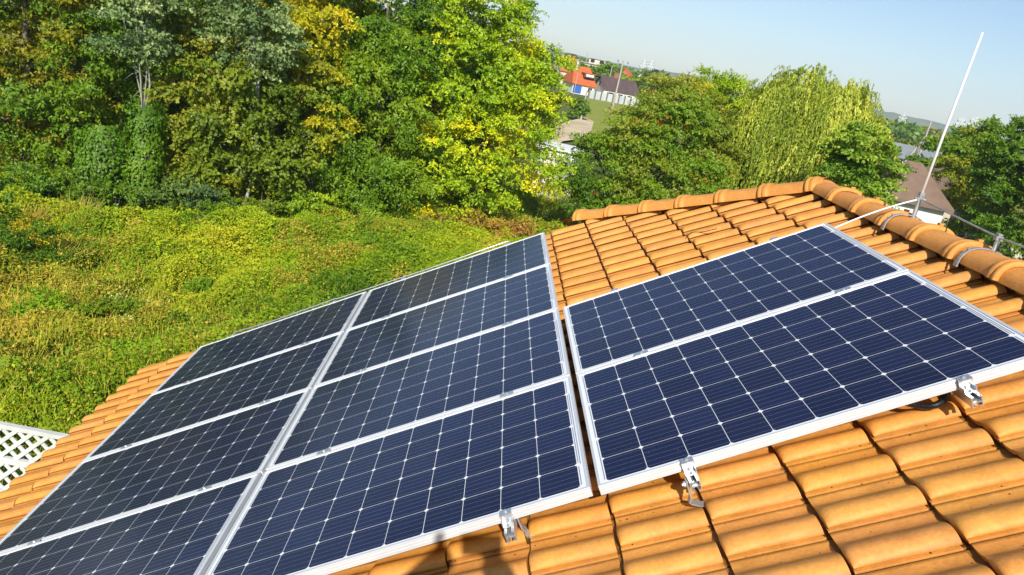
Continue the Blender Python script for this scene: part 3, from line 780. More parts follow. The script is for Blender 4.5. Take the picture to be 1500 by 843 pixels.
def tree(name, label, cat, D, base_px, blobs, nleaf, r0=.12, bark=None, group=None, limbs=7, blobs_w=None, **kw):
    B = blobs_px(blobs, D) if blobs_w is None else blobs_w
    c = at(base_px, 300, D + (0 if 'poplar' in name else .9)); base = np.array([c[0], c[1], ZG])
    r = empty(name, base, label, cat, group); I = Matrix.Translation(r.location).inverted()
    t = trunk_mesh(base, B, r0, kw.get('seed', 1), limbs).build('trunk', bark or M_BARK, r, smooth=True); t.matrix_parent_inverse = I
    c_ = crown('crown', B, int(nleaf * 1.45), parent=r, **kw); c_.matrix_parent_inverse = I
    return r

# palettes (real leaf colours)
YG = [(.06, .13, .007), (.125, .20, .008), (.22, .27, .009), (.34, .33, .010)]
DG = [(.024, .062, .008), (.042, .096, .009), (.065, .13, .010), (.10, .165, .012)]
BG = [(.040, .100, .010), (.07, .15, .010), (.11, .19, .012)]
OL = [(.036, .066, .010), (.065, .105, .012), (.105, .140, .016), (.18, .18, .022)]
GO = [(.075, .11, .008), (.13, .155, .008), (.19, .20, .009), (.23, .205, .010)]
SV = [(.028, .060, .042), (.055, .100, .080), (.100, .155, .145), (.17, .225, .23)]
WI = [(.066, .110, .018), (.115, .165, .032), (.168, .215, .055), (.215, .25, .09)]
IV = [(.022, .062, .008), (.036, .090, .009), (.06, .12, .011)]

LEFT = 'trees at the edge of the overgrown plot'
tree('dark_tree', 'dark green tree with golden upper leaves at far left of the plot', 'tree', 24.5, 40,
     [(-60, -30, 1, 1.9), (30, 20, 0, 1.6), (90, 60, .5, 1.4), (20, 120, .8, 1.5), (100, 150, .6, 1.1), (-40, 160, 1, 1.6), (60, -45, 1, 1.5), (20, 215, .7, .9, .8), (150, -20, 1, 1.2), (60, 230, .3, 1.0, .7), (-30, 230, .3, 1.1, .7)], 26000, .2, group=LEFT,
     leaf=.10, pal=[DG[0], DG[0], DG[1], (.065, .090, .010), (.125, .125, .012)], seed=3, clump_r=(.3, .65), droop=.4, tscale=3.2)
tree('green_tree', 'mid green tree arching over the dark hollow beside the ivy columns', 'tree', 24.2, 140,
     [(120, 120, 0, 1.0), (170, 140, .2, .9), (90, 190, 0, .8), (40, 160, .2, .9), (150, 60, .6, 1.1)], 12000, .12, group=LEFT, leaf=.11, pal=[DG[1], (.06, .12, .012), (.12, .17, .014)], seed=4, clump_r=(.25, .5), droop=.5)
tree('silver_poplar', 'silvery poplar with a thin pale trunk above the ivy covered stumps', 'tree', 22.9, 209,
     [(200, 20, 0, .95, 1.2), (215, -35, 0, 1.0, 1.1), (250, 50, .2, .6), (180, 70, .2, .5), (228, 75, .2, .5)], 9000, .055, bark=M_BARKP, group=LEFT, leaf=.075, aspect=.85,
     pal=[SV[0], SV[1], SV[1], SV[2], SV[3]], seed=5, clump_r=(.2, .4), droop=.2, per_twig=7, twig=.3)
tree('silver_poplar', 'silvery poplar rising behind the olive maple, pale trunk showing near the top', 'tree', 22.9, 366,
     [(360, 30, 0, .95, 1.2), (345, -10, 0, .9, 1.1), (400, 60, .2, .6), (385, 110, .3, .4), (415, 85, .3, .45)], 9500, .055, bark=M_BARKP, group=LEFT, leaf=.075, aspect=.85,
     pal=[SV[0], SV[1], SV[1], SV[2], SV[3]], seed=6, clump_r=(.2, .4), droop=.2, per_twig=7, twig=.3)
tree('maple_tree', 'olive green maple with scattered yellow leaves between the two poplars', 'tree', 23.2, 320,
     [(300, 90, .3, 1.0), (350, 120, .2, 1.0), (270, 150, .2, .8), (330, 190, 0, 1.0, .8), (390, 180, .3, .9), (270, 215, .1, .6), (380, 240, 0, .7), (310, 40, 1, 1.1), (440, 130, .9, .8), (330, 255, -.2, .8, .8), (290, 250, -.1, .7, .8), (420, 235, .2, .7)], 26000, .1, group=LEFT,
     leaf=.095, aspect=.75, pal=[OL[0], OL[0], OL[1], OL[1], (.09, .12, .018), (.12, .135, .025)], seed=7, clump_r=(.25, .5), droop=.55, tscale=1.6)
tree('golden_tree', 'golden yellow tree between the olive maple and the dark ash', 'tree', 24.3, 455,
     [(450, 20, 0, 1.1), (470, 90, .1, .9), (480, 150, .1, .8), (430, 60, .3, 1.0), (500, 30, .5, 1.1), (440, 10, .5, 1.2), (480, 190, 0, .7)], 17000, .1, group=LEFT, leaf=.095, pal=[(.09, .11, .012), GO[1], GO[2], (.24, .21, .010)], seed=8, clump_r=(.25, .5), droop=.45, tscale=1.8)
tree('ash_tree', 'dark green ash tree with long drooping leaves left of the yellow tree', 'tree', 25.2, 545,
     [(560, 10, .3, 1.4), (590, 10, .5, 1.3), (530, 60, 0, 1.0), (590, 70, .2, 1.1), (540, 130, -.2, 1.1), (580, 160, 0, 1.0), (510, 180, -.2, .9), (560, 225, -.3, 1.0), (520, 255, -.4, .7), (600, 250, -.2, .8), (470, 225, -.2, .7)], 38000, .18, group=LEFT,
     leaf=.125, aspect=.38, pal=[DG[0], DG[1], DG[2], (.08, .14, .014), (.12, .17, .014)], seed=9, clump_r=(.28, .6), droop=.8, per_twig=10, twig=.42)
tree('yellow_tree', 'largest bright yellow green tree, its edge against the sky and far houses', 'tree', 26.0, 690,
     [(690, 20, 0, 1.2), (650, 60, 0, 1.1), (740, 70, .2, 1.1), (770, 120, .3, 1.1), (690, 120, -.2, 1.2), (640, 150, -.2, 1.0), (760, 180, 0, 1.0), (700, 200, -.3, 1.1), (640, 230, -.3, 1.0), (770, 235, 0, .8), (710, 265, -.4, .9, .8),
      (660, 290, -.5, .7, .8), (790, 145, .2, .75), (735, 20, .3, .8), (655, -10, .3, 1.0), (712, -18, .3, .8), (800, 100, .4, .6), (765, 45, .4, .5), (808, 205, .2, .5), (815, 165, .3, .45), (800, 250, 0, .6), (620, 285, -.4, .6), (745, 285, -.4, .5)], 62000, .2, group=LEFT,
     leaf=.10, aspect=.55, pal=[(.04, .085, .008), YG[0], YG[1], YG[1], YG[2], YG[3]], seed=10, clump_r=(.22, .5), droop=.35, tscale=1.5, crowd=.8, tshift=.1)

# trees behind them, closing the row
for i, (px, D, r_, pal) in enumerate([(-120, 30, 3.2, DG), (20, 31, 3.4, OL), (150, 30, 3.0, DG), (270, 31, 3.0, DG), (400, 30, 3.0, OL), (520, 31.5, 3.2, DG), (640, 32, 2.6, DG), (715, 32, 1.6, YG)]):
    lab = ['dark tree in the second row at the extreme left edge', 'olive tree in the second row behind the dark golden tree', 'dark tree in the second row behind the left silvery poplar', 'dark tree behind the olive maple and right of the left poplar',
           'olive tree in the second row behind the golden tree', 'dark tree in the second row behind the ash', 'dark tree behind the left half of the yellow tree', 'yellowish tree behind the right half of the yellow tree'][i]
    c = at(px, 60, D); Bw = [(c[0], c[1], ZG + 2.0, r_ * .8, r_ * .7, 2.0), (c[0], c[1], ZG + 4.2, r_, r_ * .8, 2.4), (c[0] + .5, c[1], ZG + 5.9 - (.8 if i > 5 else 0), r_ * .7, r_ * .7, 1.4)]
    tree('background_tree', lab, 'tree', D, px, None, 9000, .2, group='second row of trees behind the plot', blobs_w=Bw, leaf=.2, pal=pal, seed=40 + i, clump_r=(.5, .9), twig=.6, limbs=4, shell=.4)

# ivy covered stumps
def column(px, D, z1, rx, label, seed, n=7000):
    c = at(px, 300, D); base = np.array([c[0], c[1], ZG]); r = empty('ivy_stump', base, label, 'ivy stump', 'ivy covered stumps')
    I = Matrix.Translation(r.location).inverted()
    b = MB(); b.tube([base, base + [0.05, 0, z1 * .5], base + [0, 0, z1 - .25]], [rx * .5, rx * .42, rx * .3], 9); t = b.build('trunk', M_BARK, r, smooth=True); t.matrix_parent_inverse = I
    rr = np.random.default_rng(seed); a = rr.random(n) * 2 * math.pi; zt1 = z1 * (.86 + .28 * noise(np.stack([np.cos(a), np.sin(a)], -1), .7, seed + 5)); z = rr.random(n) * zt1
    q3 = np.stack([np.cos(a) * rx, np.sin(a) * rx, z], -1); R_ = rx * (.50 + .95 * fbm(q3, .8, seed, 2) + .25 * (noise(q3, .22, seed) - .5)) * (1 + (rr.random(n) < .06) * rr.uniform(0, .45, n)) * np.clip((zt1 - z) / .30, .3, 1) ** .5
    o_ = np.stack([np.cos(a), np.sin(a), np.zeros(n)], -1); P = base + o_ * R_[:, None] * (1 - .25 * rr.random((n, 1)) ** 2) + np.stack([np.zeros(n), np.zeros(n), z], -1)
    D_ = o_ * .35 + np.array([0, 0, -.9]) + rr.normal(0, .3, (n, 3)); Nn = o_ + np.array([0, 0, .35]) + rr.normal(0, .28, (n, 3))
    ln = rr.uniform(.06, .1, n); col = pick(IV, n, np.clip(fbm(P, .7, seed) * 1.6 - .3 + rr.normal(0, .12, n), 0, 1), rr)
    o = quads_mesh('foliage', leaves(P, D_, Nn, ln, ln * .85, None), M_LEAF, r, col); o.matrix_parent_inverse = I
column(207, 22.6, 3.05, .50, 'tall ivy covered stump directly below the pale poplar trunk', 21)
column(148, 23.0, 2.45, .72, 'wider ivy covered stump left of the tall one', 22)

# understorey shrubs (each its own plant)
def shrub(name, label, px, py, D, r_, h, pal, seed, n=5000, leaf=.085, group='shrubs along the foot of the trees', aspect=.55, z0=None, **kw):
    c = at(px, py, D) if z0 is None else at(px, py, D); zb = ZG if z0 is None else z0
    base = np.array([c[0], c[1], zb]); rr = np.random.default_rng(seed)
    B = []
    for k in range(6):
        a = rr.random() * 6.28; q = rr.random() * r_ * .6; B.append((base[0] + q * math.cos(a), base[1] + q * math.sin(a), zb + h * rr.uniform(.35, .7), r_ * .5, r_ * .5, h * .36))
    r = empty(name, base, label, 'shrub', group); I = Matrix.Translation(r.location).inverted()
    b = MB()
    for k in range(6):
        e = np.array(B[k][:3]); b.tube([base + [0, 0, -.05], base * .5 + e * .5 + [0, 0, .1], e], [.025, .016, .006], 5)
    s = b.build('stems', M_BARK, r); s.matrix_parent_inverse = I
    o = crown('foliage', B, n, leaf=leaf, aspect=aspect, pal=pal, parent=r, seed=seed, clump_r=kw.pop('clump_r', (.15, .35)), twig=.22, per_twig=7, **kw); o.matrix_parent_inverse = I
    return r
shr = [('bluish green shrub right of the tall ivy stump', 255, 255, 22.4, 1.0, 1.5, [SV[0], (.045, .085, .02), SV[1]], 5000),
       ('grey green shrub below the olive maple', 300, 262, 22.2, 1.1, 1.3, [(.04, .08, .02), SV[0], SV[1]], 5000),
       ('dark green shrub under the olive maple, right side', 385, 262, 22.8, 1.1, 1.5, OL, 5000),
       ('bright green bramble bush below the golden tree', 440, 275, 23.4, 1.1, 1.4, [(.06, .13, .012), (.11, .18, .014), YG[2]], 6000),
       ('dark green bush at the foot of the ash', 520, 285, 24.2, 1.2, 1.1, DG, 5000),
       ('mid green bush left of the ivy stumps', 95, 245, 22.3, 1.2, 1.5, [DG[0], DG[2], (.07, .12, .015)], 6000),
       ('dark bush in the hollow at the left edge', 15, 235, 22.0, 1.3, 1.6, [DG[0], DG[1], OL[1]], 6000),
       ('leafy bush in front of the ivy stumps', 172, 262, 21.6, 1.3, 1.5, [DG[1], (.06, .11, .014), SV[0]], 4500),
       ('yellow bush left of the yellow tree foot', 470, 300, 23.8, 1.0, .9, [BG[1], YG[1], YG[2]], 4000),
       ('reddish brown withered bush under the yellow tree', 700, 318, 25.2, 1.0, 1.0, [(.10, .075, .03), (.16, .085, .04), (.12, .13, .02)], 4500),
       ('brownish bush right of the withered one', 755, 322, 25.4, 1.0, .9, [(.11, .09, .03), (.15, .09, .045), (.13, .15, .02)], 4500),
       ('brown and green bush nearest the hip end', 805, 328, 25.8, .9, .8, [(.13, .10, .04), (.14, .15, .02)], 3500),
       ('rust tinted bush at the left foot of the yellow tree', 645, 320, 24.8, .9, .8, [(.12, .085, .035), (.10, .13, .02)], 3500)]
for i, (lab, px, py, D, r_, h, pal, n) in enumerate(shr): shrub('shrub', lab, px, py, D, r_, h, pal, 60 + i, n)

# trees in the middle and right
MID = 'trees beyond the hip of the roof'
tree('rowan_tree', 'dark green rowan tree with small red berry clusters beyond the hip', 'tree', 27.5, 930,
     [(930, 205, 0, 1.1), (985, 200, .3, 1.2), (880, 250, -.2, 1.1), (950, 260, -.2, 1.3, .9), (1010, 250, 0, 1.0), (965, 172, .4, .9), (910, 290, -.3, 1.0, .9), (868, 222, .1, .6), (1000, 175, .5, .8), (850, 290, -.2, .8), (838, 255, 0, .5), (940, 310, -.4, .9), (1020, 290, -.2, .8)], 46000, .14, group=MID,
     leaf=.10, aspect=.5, pal=[DG[0], DG[1], DG[2], (.075, .12, .014), (.12, .13, .03)], seed=11, clump_r=(.22, .5), droop=.3, crowd=.8)
_rw = [o for o in bpy.data.objects if o.name == 'rowan_tree'][0]
_B = np.array(blobs_px([(930, 205, 0, 1.1), (985, 200, .3, 1.2), (965, 172, .4, .9), (910, 290, -.3, 1.0), (950, 260, -.2, 1.3), (1000, 175, .5, .8)], 27.5)); _r = np.random.default_rng(5)
_c = _B[_r.integers(0, 6, 46)]; _d = rnd_dir(46, _r); _d[:, 1] = -np.abs(_d[:, 1]); _ctr = _c[:, :3] + _d * _c[:, 3:6] * 1.0
_p = np.repeat(_ctr, 26, 0) + _r.normal(0, .055, (46 * 26, 3)); _n = len(_p)
_o = quads_mesh('berries', leaves(_p, rnd_dir(_n, _r), rnd_dir(_n, _r), np.full(_n, .035), np.full(_n, .032), None), M_LEAF2, _rw, np.tile(np.array([[.22, .022, .01]]), (_n, 1))); _o['kind'] = 'stuff'
_o.matrix_parent_inverse = Matrix.Translation(_rw.location).inverted()
tree('apple_tree', 'pale olive apple tree with yellowish tips behind the rowan', 'tree', 31, 1010,
     [(960, 146, 0, .75, .8), (1000, 148, .2, .85), (930, 165, 0, .6), (1030, 180, 0, 1.0), (1040, 230, 0, 1.0), (912, 178, .3, .4)], 17000, .12, group=MID, leaf=.10, pal=[OL[1], (.08, .11, .02), (.14, .16, .03), (.20, .19, .035)], seed=12, clump_r=(.25, .45), droop=.2, up=.4)
tree('yellow_bush_tree', 'small yellow green tree between the apple tree and the willow', 'tree', 33, 1060,
     [(1050, 135, 0, .85), (1070, 170, 0, 1.0), (1035, 160, .3, .7), (1060, 220, 0, 1.2), (1072, 125, 0, .35), (1042, 122, 0, .3)], 14000, .1, group=MID, leaf=.10, pal=[YG[0], YG[1], YG[2]], seed=13, clump_r=(.22, .4), droop=.1)

def willow():
    D = 33; bp = [(1130, 170, 0, 1.3, 1.0), (1180, 140, .2, 1.4, .9), (1230, 165, .1, 1.3, 1.0), (1200, 190, 0, 1.6, 1.0), (1110, 215, -.2, 1.1, 1.0), (1085, 195, -.1, .8, 1.1), (1070, 215, -.1, .6, 1.1), (1100, 175, 0, .7, .9), (1140, 150, .1, 1.0, .8), (1245, 200, .1, 1.0, 1.0), (1160, 215, -.3, 1.4, 1)]
    B = blobs_px(bp, D); c = at(1175, 300, D); base = np.array([c[0], c[1], ZG]); r = empty('willow_tree', base, 'weeping willow with long hanging yellow green strands behind the ridge', 'tree', MID)
    I = Matrix.Translation(r.location).inverted()
    t = trunk_mesh(base, B, .28, 5, 9).build('trunk', M_BARK, r, smooth=True); t.matrix_parent_inverse = I
    rr = np.random.default_rng(33); ns = 5200; BB = np.array(B); idx = rr.integers(0, len(B), ns)
    d = rnd_dir(ns, rr); d[:, 2] = np.abs(d[:, 2]); st = BB[idx, :3] + d * BB[idx, 3:6] * rr.uniform(.55, 1.08, (ns, 1))
    nc = 170; ci = rr.integers(0, nc, ns); cm = (rr.random(ns) < .62)[:, None]; st = np.where(cm, st[ci % ns] + rr.normal(0, .18, (ns, 3)), st); d = np.where(cm, d[ci % ns], d); strand_t = .5 * fbm(st, 1.1, 3) + .5 * rr.random(nc)[ci]
    Ls = rr.uniform(.6, 1.15, ns) * rr.uniform(.8, 3.2, nc)[ci]; per = 46; k = (np.arange(per) + .5) / per
    outw = d * np.array([1, 1, 0]) ; sway = rr.normal(0, .22, (ns, 3)) * np.array([1, 1, 0]) + np.array([-.13, 0, 0])
    pos = st[:, None, :] + outw[:, None, :] * (.45 * (1 - np.exp(-k * 3)))[None, :, None] + np.array([0, 0, .22])[None, None] * np.sin(np.clip(k * 6, 0, math.pi))[None, :, None] - np.array([0, 0, 1.]) * (k[None, :] * Ls[:, None])[..., None] + sway[:, None, :] * k[None, :, None]
    pos = pos.reshape(-1, 3); n = len(pos); pos += rr.normal(0, .018, (n, 3))
    D_ = np.tile(np.array([0, 0, -1.0]), (n, 1)) + rr.normal(0, .32, (n, 3)); Nn = np.repeat(outw + d * .3, per, 0) + rr.normal(0, .4, (n, 3)) + [0, -.2, .2]
    ln = rr.uniform(.08, .15, n); col = pick(WI, n, np.clip(np.repeat(strand_t, per) * 2.2 - .6 + rr.normal(0, .1, n), 0, 1), rr)
    ok = pos[:, 2] > ZG + .4
    o = quads_mesh('crown', leaves(pos[ok], D_[ok], Nn[ok], ln[ok], ln[ok] * .36, None), M_LEAF, r, col[ok]); o.matrix_parent_inverse = I
    # upright wispy twigs on top
willow()
tree('lime_tree', 'bright glossy green rounded tree just left of the brown roofed house', 'tree', 28, 1265,
     [(1258, 225, 0, .8), (1276, 248, 0, .75), (1235, 245, 0, .7), (1280, 213, .1, .42), (1266, 285, 0, .85), (1230, 290, 0, .8), (1264, 198, .1, .4), (1290, 262, 0, .55), (1245, 212, .1, .5)], 15000, .1, group=MID, leaf=.11, aspect=.6, pal=[(.035, .085, .010), (.065, .13, .014), (.12, .18, .035), (.20, .25, .09), (.24, .29, .13)], seed=14, clump_r=(.2, .38), droop=.3, tscale=1.3)
RG = 'trees right of the brown roofed house'
tree('round_tree', 'broad olive green tree directly right of the brown roofed house', 'tree', 46, 1425,
     [(1408, 250, 0, 1.3), (1432, 232, 0, 1.3), (1412, 280, 0, 1.2), (1442, 270, 0, 1.7), (1425, 300, -.3, 1.5), (1460, 300, -.2, 1.5)], 26000, .15, group=RG, leaf=.12, pal=[DG[0], DG[2], (.09, .12, .016), (.14, .16, .02)], seed=15, clump_r=(.25, .5), droop=.25)
tree('tall_tree', 'tall dense green tree at the right edge behind the lightning rod', 'tree', 40, 1480,
     [(1475, 215, 0, 1.2), (1490, 245, 0, 1.5), (1460, 250, 0, 1.0), (1520, 230, 0, 1.6), (1500, 300, 0, 1.8), (1470, 320, -.5, 1.3), (1540, 290, 0, 1.8)], 34000, .2, group=RG, leaf=.12, pal=[DG[0], DG[1], DG[2], (.08, .12, .015)], seed=16, clump_r=(.25, .5), droop=.2)
tree('small_tree', 'small round dark tree between the red roof and the tall tree', 'tree', 60, 1385,
     [(1372, 232, 0, 1.3), (1395, 222, 0, 1.3), (1425, 212, 5, 1.5), (1360, 250, -5, 1.0)], 10000, .12, group=RG, leaf=.2, pal=DG, seed=17, clump_r=(.35, .6))
gard = [('yellow green bush beside the lightning rod base', 1365, 312, 34, .8, 1.2, [OL[1], OL[2], OL[3]]), ('silvery blue low shrub behind the ridge tiles', 1405, 338, 24, .32, .5, [(.14, .19, .15), (.26, .32, .27)]),
        ('dark hedge plant right of the silvery shrub', 1440, 330, 27, .8, 1.3, [DG[0], DG[1]]), ('bright green bush by the conductor holder', 1475, 362, 22, .5, .7, [BG[0], BG[1], BG[2]]),
        ('dark green conifer bush below the tall tree', 1460, 315, 29, 1.0, 1.7, [DG[0], DG[1], (.04, .07, .02)]), ('low olive bush left of the silvery shrub', 1375, 330, 27, .5, .6, [OL[1], (.12, .15, .02)]),
        ('clipped green bush behind the conductor wire', 1415, 320, 30, .9, 1.0, [(.05, .09, .012), (.10, .15, .016)]), ('dark garden bush at the right edge', 1500, 355, 26, 1.1, 1.6, [DG[0], DG[1], DG[2]]),
        ('pale leaved bush under the house wall', 1350, 318, 31, .6, .8, [OL[1], SV[1]]), ('tall dark bush below the round olive tree', 1420, 310, 35, 1.2, 1.8, [DG[0], DG[1]])]
for i, (lab, px, py, D, r_, h, pal) in enumerate(gard):
    Dg = 6.2 * FPX / (py + 10 - (67.5 + .203 * (px - 748))); k = Dg / 30
    shrub('garden_shrub', lab, px, py, Dg, r_ * k, h * k, pal, 90 + i, 3500, leaf=.10 * k, group='shrubs in the garden behind the ridge', z0=ZG, clump_r=(.15 * k, .35 * k))

# ------------------------------------------------------------------ overgrown plot: weeds as ground cover
def hcan(P):
    return .10 + .50 * np.clip(fbm(P, 2.4, 2, 2) * 1.5 - .25, 0, 1) + .55 * np.clip(fbm(P, .75, 7, 2) * 2.2 - .75, 0, 1) + .10 * noise(P, .22, 12)
def meadow():
    r = np.random.default_rng(77)
    # sample over the plot; nearer ground gets more, smaller leaves
    n = 760000
    az = np.radians(r.uniform(-48, 14, n)); D = 7.5 * (36 / 7.5) ** r.random(n)
    D = np.sqrt(7.0 ** 2 + (37.0 ** 2 - 49) * r.random(n)) * .45 + D * .55
    X = CW[0] + D * np.sin(az); Y = CW[1] + D * np.cos(az)
    keep = ~((X > -4.4) & (Y < 5.2)) & (Y > -3)
    X, Y, D = X[keep], Y[keep], D[keep]; P2 = np.stack([X, Y], -1); n = len(X)
    h = hcan(P2); z = ZG + h * (1 - .75 * r.random(n) ** 2.2) + .02
    P = np.stack([X, Y, z], -1)
    up = np.array([0, 0, 1.0])
    Dd = rnd_dir(n, r) * np.array([1, 1, .55]) + up * .25
    Nn = rnd_dir(n, r) * .62 + up * .35 + SUN * .6
    ln = r.uniform(.026, .075, n) * (.72 + D / 45) * (.7 + .7 * noise(P2, .5, 66))
    t = fbm(P2, 3.2, 31, 3) * 1.6 - .3; t2 = fbm(P2, 1.1, 55, 3)
    pal = [(.036, .085, .008), (.070, .130, .009), (.105, .168, .010), (.145, .198, .012), (.18, .205, .018)]
    tt = np.clip(t + (t2 - .5) * .9 + r.normal(0, .09, n), 0, 1)
    col = pick(pal, n, tt, r)
    # dry tan growth at the lower left, near the fence, and in scattered patches
    fp = on(60, 500, ZG); dry = np.exp(-((X - fp[0] + .8) ** 2 + (Y - fp[1]) ** 2) / 9.0) * .8 + np.clip(fbm(P2, 1.1, 91, 3) * 3.6 - 2.05, 0, .6)
    m_ = r.random(n) < dry
    col[m_] = pick([(.14, .135, .03), (.20, .18, .05), (.17, .125, .05)], m_.sum(), r.random(m_.sum()), r)
    V = leaves(P, Dd, Nn, ln, ln * r.uniform(.22, .7, n), None)
    o = quads_mesh('weed_cover', V, M_LEAF2, None, col); tag(o, 'dense yellow green weeds and creepers covering the plot', 'weeds', kind='stuff')
    # grass blades and dry stalks
    n = 420000; az = np.radians(r.uniform(-48, 14, n)); D = np.sqrt(7.0 ** 2 + (34.0 ** 2 - 49) * r.random(n))
    X = CW[0] + D * np.sin(az); Y = CW[1] + D * np.cos(az); P2 = np.stack([X, Y], -1)
    dry = np.exp(-((X - fp[0] + .8) ** 2 + (Y - fp[1]) ** 2) / 12.0)
    keep = ~((X > -4.4) & (Y < 5.2)) & (r.random(n) < .30 + .6 * dry + .5 * (fbm(P2, 1.2, 44) > .52)); X, Y, D, P2, dry = X[keep], Y[keep], D[keep], P2[keep], dry[keep]; n = len(X)
    P = np.stack([X, Y, ZG + hcan(P2) * .7], -1); Dd = np.array([0, 0, 1.]) + r.normal(0, .28, (n, 3)); Nn = rnd_dir(n, r) * np.array([1, 1, .2]) + np.array([0, -.6, 0])
    ln = r.uniform(.08, .26, n) + .2 * (r.random(n) < .05); col = pick([(.07, .14, .010), (.12, .19, .012), (.18, .22, .02), (.24, .22, .075), (.31, .27, .14)], n, np.clip(r.random(n) ** 1.6 * .75 + dry * .6 - .08, 0, 1), r)
    o = quads_mesh('grass', leaves(P, Dd, Nn, ln, .005 + ln * .017, None, .05), M_LEAF2, None, col); tag(o, 'tall grass blades and dry stalks among the weeds', 'grass', kind='stuff')
meadow()

def weed(name, label, cat, px, py, r_, h, pal, seed, n, top=None, leaf=.07, group='taller weeds in the overgrown plot', **kw):
    g = on(px, py, ZG + .3); base = np.array([g[0], g[1], ZG]); rr = np.random.default_rng(seed); r = empty(name, base, label, cat, group); I = Matrix.Translation(r.location).inverted()
    B = [(base[0] + rr.normal(0, r_ * .35), base[1] + rr.normal(0, r_ * .35), ZG + h * .55, r_ * .55, r_ * .55, h * .42) for _ in range(7)]
    b = MB()
    for k in range(9):
        e = base + np.array([rr.normal(0, r_ * .5), rr.normal(0, r_ * .5), h * rr.uniform(.8, 1.1)]); b.tube([base + [0, 0, -.03], (base + e) / 2 + [0, 0, .05], e], [.010, .007, .003], 5)
    o = b.build('stems', mat('weed stem', (.12, .13, .03), .8), r); o.matrix_parent_inverse = I
    o = crown('foliage', B, n, leaf=leaf, aspect=.4, pal=pal, parent=r, seed=seed, clump_r=(.12, .25), twig=.2, per_twig=7, matl=M_LEAF2, **kw); o.matrix_parent_inverse = I
    if top:
        m_ = 480 if top[2] < .1 else 260; c = rr.integers(0, 12, m_); cx = base + np.stack([rr.normal(0, r_ * .55, 12), rr.normal(0, r_ * .55, 12), h * rr.uniform(.95, 1.2, 12)], -1)
        P = cx[c] + rr.normal(0, 1, (m_, 3)) * [.09, .09, .05]; ln = rr.uniform(.02, .04, m_)
        o = quads_mesh('flowers', leaves(P, rnd_dir(m_, rr), rnd_dir(m_, rr) + [0, 0, 1], ln, ln * .8, None), M_LEAF2, r, pick([top, top], m_, rr.random(m_), rr)); o['kind'] = 'stuff'; o.matrix_parent_inverse = I
weed('goldenrod_clump', 'dark goldenrod clump with yellow flower heads near the left edge', 'plant', 45, 395, 1.0, 1.25, [DG[0], DG[1], OL[1]], 130, 9000, (.24, .18, .008))
weed('leafy_weed', 'dark green leafy weed just beyond the panel array top edge', 'plant', 540, 385, .75, 1.0, [DG[1], DG[2], (.06, .11, .012)], 131, 6000)
weed('leafy_weed', 'green weed clump with white flower specks above the tile eave', 'plant', 195, 470, .6, .7, [DG[2], OL[1], (.07, .12, .012)], 132, 4000, (.26, .27, .24))
weed('leafy_weed', 'dark low weed beside the lattice fence and eave', 'plant', 105, 590, .6, .6, [DG[1], DG[2], (.08, .13, .012)], 133, 4500)
weed('leafy_weed', 'round green weed left of the middle of the plot', 'plant', 225, 385, .55, .6, [DG[2], (.07, .12, .012)], 134, 3500)
weed('leafy_weed', 'yellow green tall weed in the middle of the plot', 'plant', 480, 345, .7, .8, [YG[0], YG[1], YG[1]], 135, 4500, (.17, .17, .01))
for i, (px, py, r_, h) in enumerate([(320, 330, .8, .9), (400, 350, .5, .6), (150, 350, .6, .7), (60, 470, .6, .7), (300, 430, .45, .5), (390, 420, .4, .5), (620, 345, .6, .7), (250, 490, .4, .5), (20, 560, .5, .6), (440, 390, .5, .55), (560, 350, .6, .8), (160, 540, .45, .6)]):
    weed('leafy_weed', ['big dark weed right below the olive maple shrubs', 'small weed in the upper middle of the plot', 'weed between the tan tuft and the ivy stumps', 'weed in the dry area at the left edge', 'low weed in the centre of the plot', 'low weed left of the rail clamp at the array corner', 'weed before the rust tinted bush', 'weed just above the tiles eave corner', 'weed behind the lattice fence', 'weed between the round weed and the leafy one', 'tall weed near the panel top and the yellow tree', 'weed in dry grass above the eave tiles'][i],
         'plant', px, py, r_, h, [[DG[1], DG[2], (.07, .13, .010)], [YG[0], YG[1]], [OL[1], OL[2], (.14, .16, .02)], [BG[0], BG[1], BG[2]]][i % 4], 150 + i, 3200, (.2, .18, .01) if i == 9 else None)
def tuft(px, py, label, seed, n=260, h=.9):
    g = on(px, py, ZG + .5); base = np.array([g[0], g[1], ZG + .35]); rr = np.random.default_rng(seed)
    D_ = np.array([.35, 0, .8]) + rr.normal(0, .35, (n, 3)) * [1, 1, .3]; P = base + rr.normal(0, .12, (n, 3)) * [1, 1, .2]
    ln = h * rr.uniform(.6, 1.15, n); V = leaves(P, D_, rnd_dir(n, rr) + [0, -1, 0], ln, np.full(n, .018), None, .02)
    o = quads_mesh('dry_grass_tuft', V, M_LEAF2, None, pick([(.17, .15, .06), (.22, .19, .09)], n, rr.random(n), rr)); tag(o, label, 'grass tuft', 'dry grass tufts')
tuft(112, 322, 'pale straw coloured grass tuft leaning right, below the ivy stumps', 140, 130, .85)
tuft(45, 320, 'smaller tan grass tuft left of the pale straw one', 141, 80, .7)
tuft(85, 375, 'upright straw stalks growing out of the goldenrod clump', 142, 30, .9)

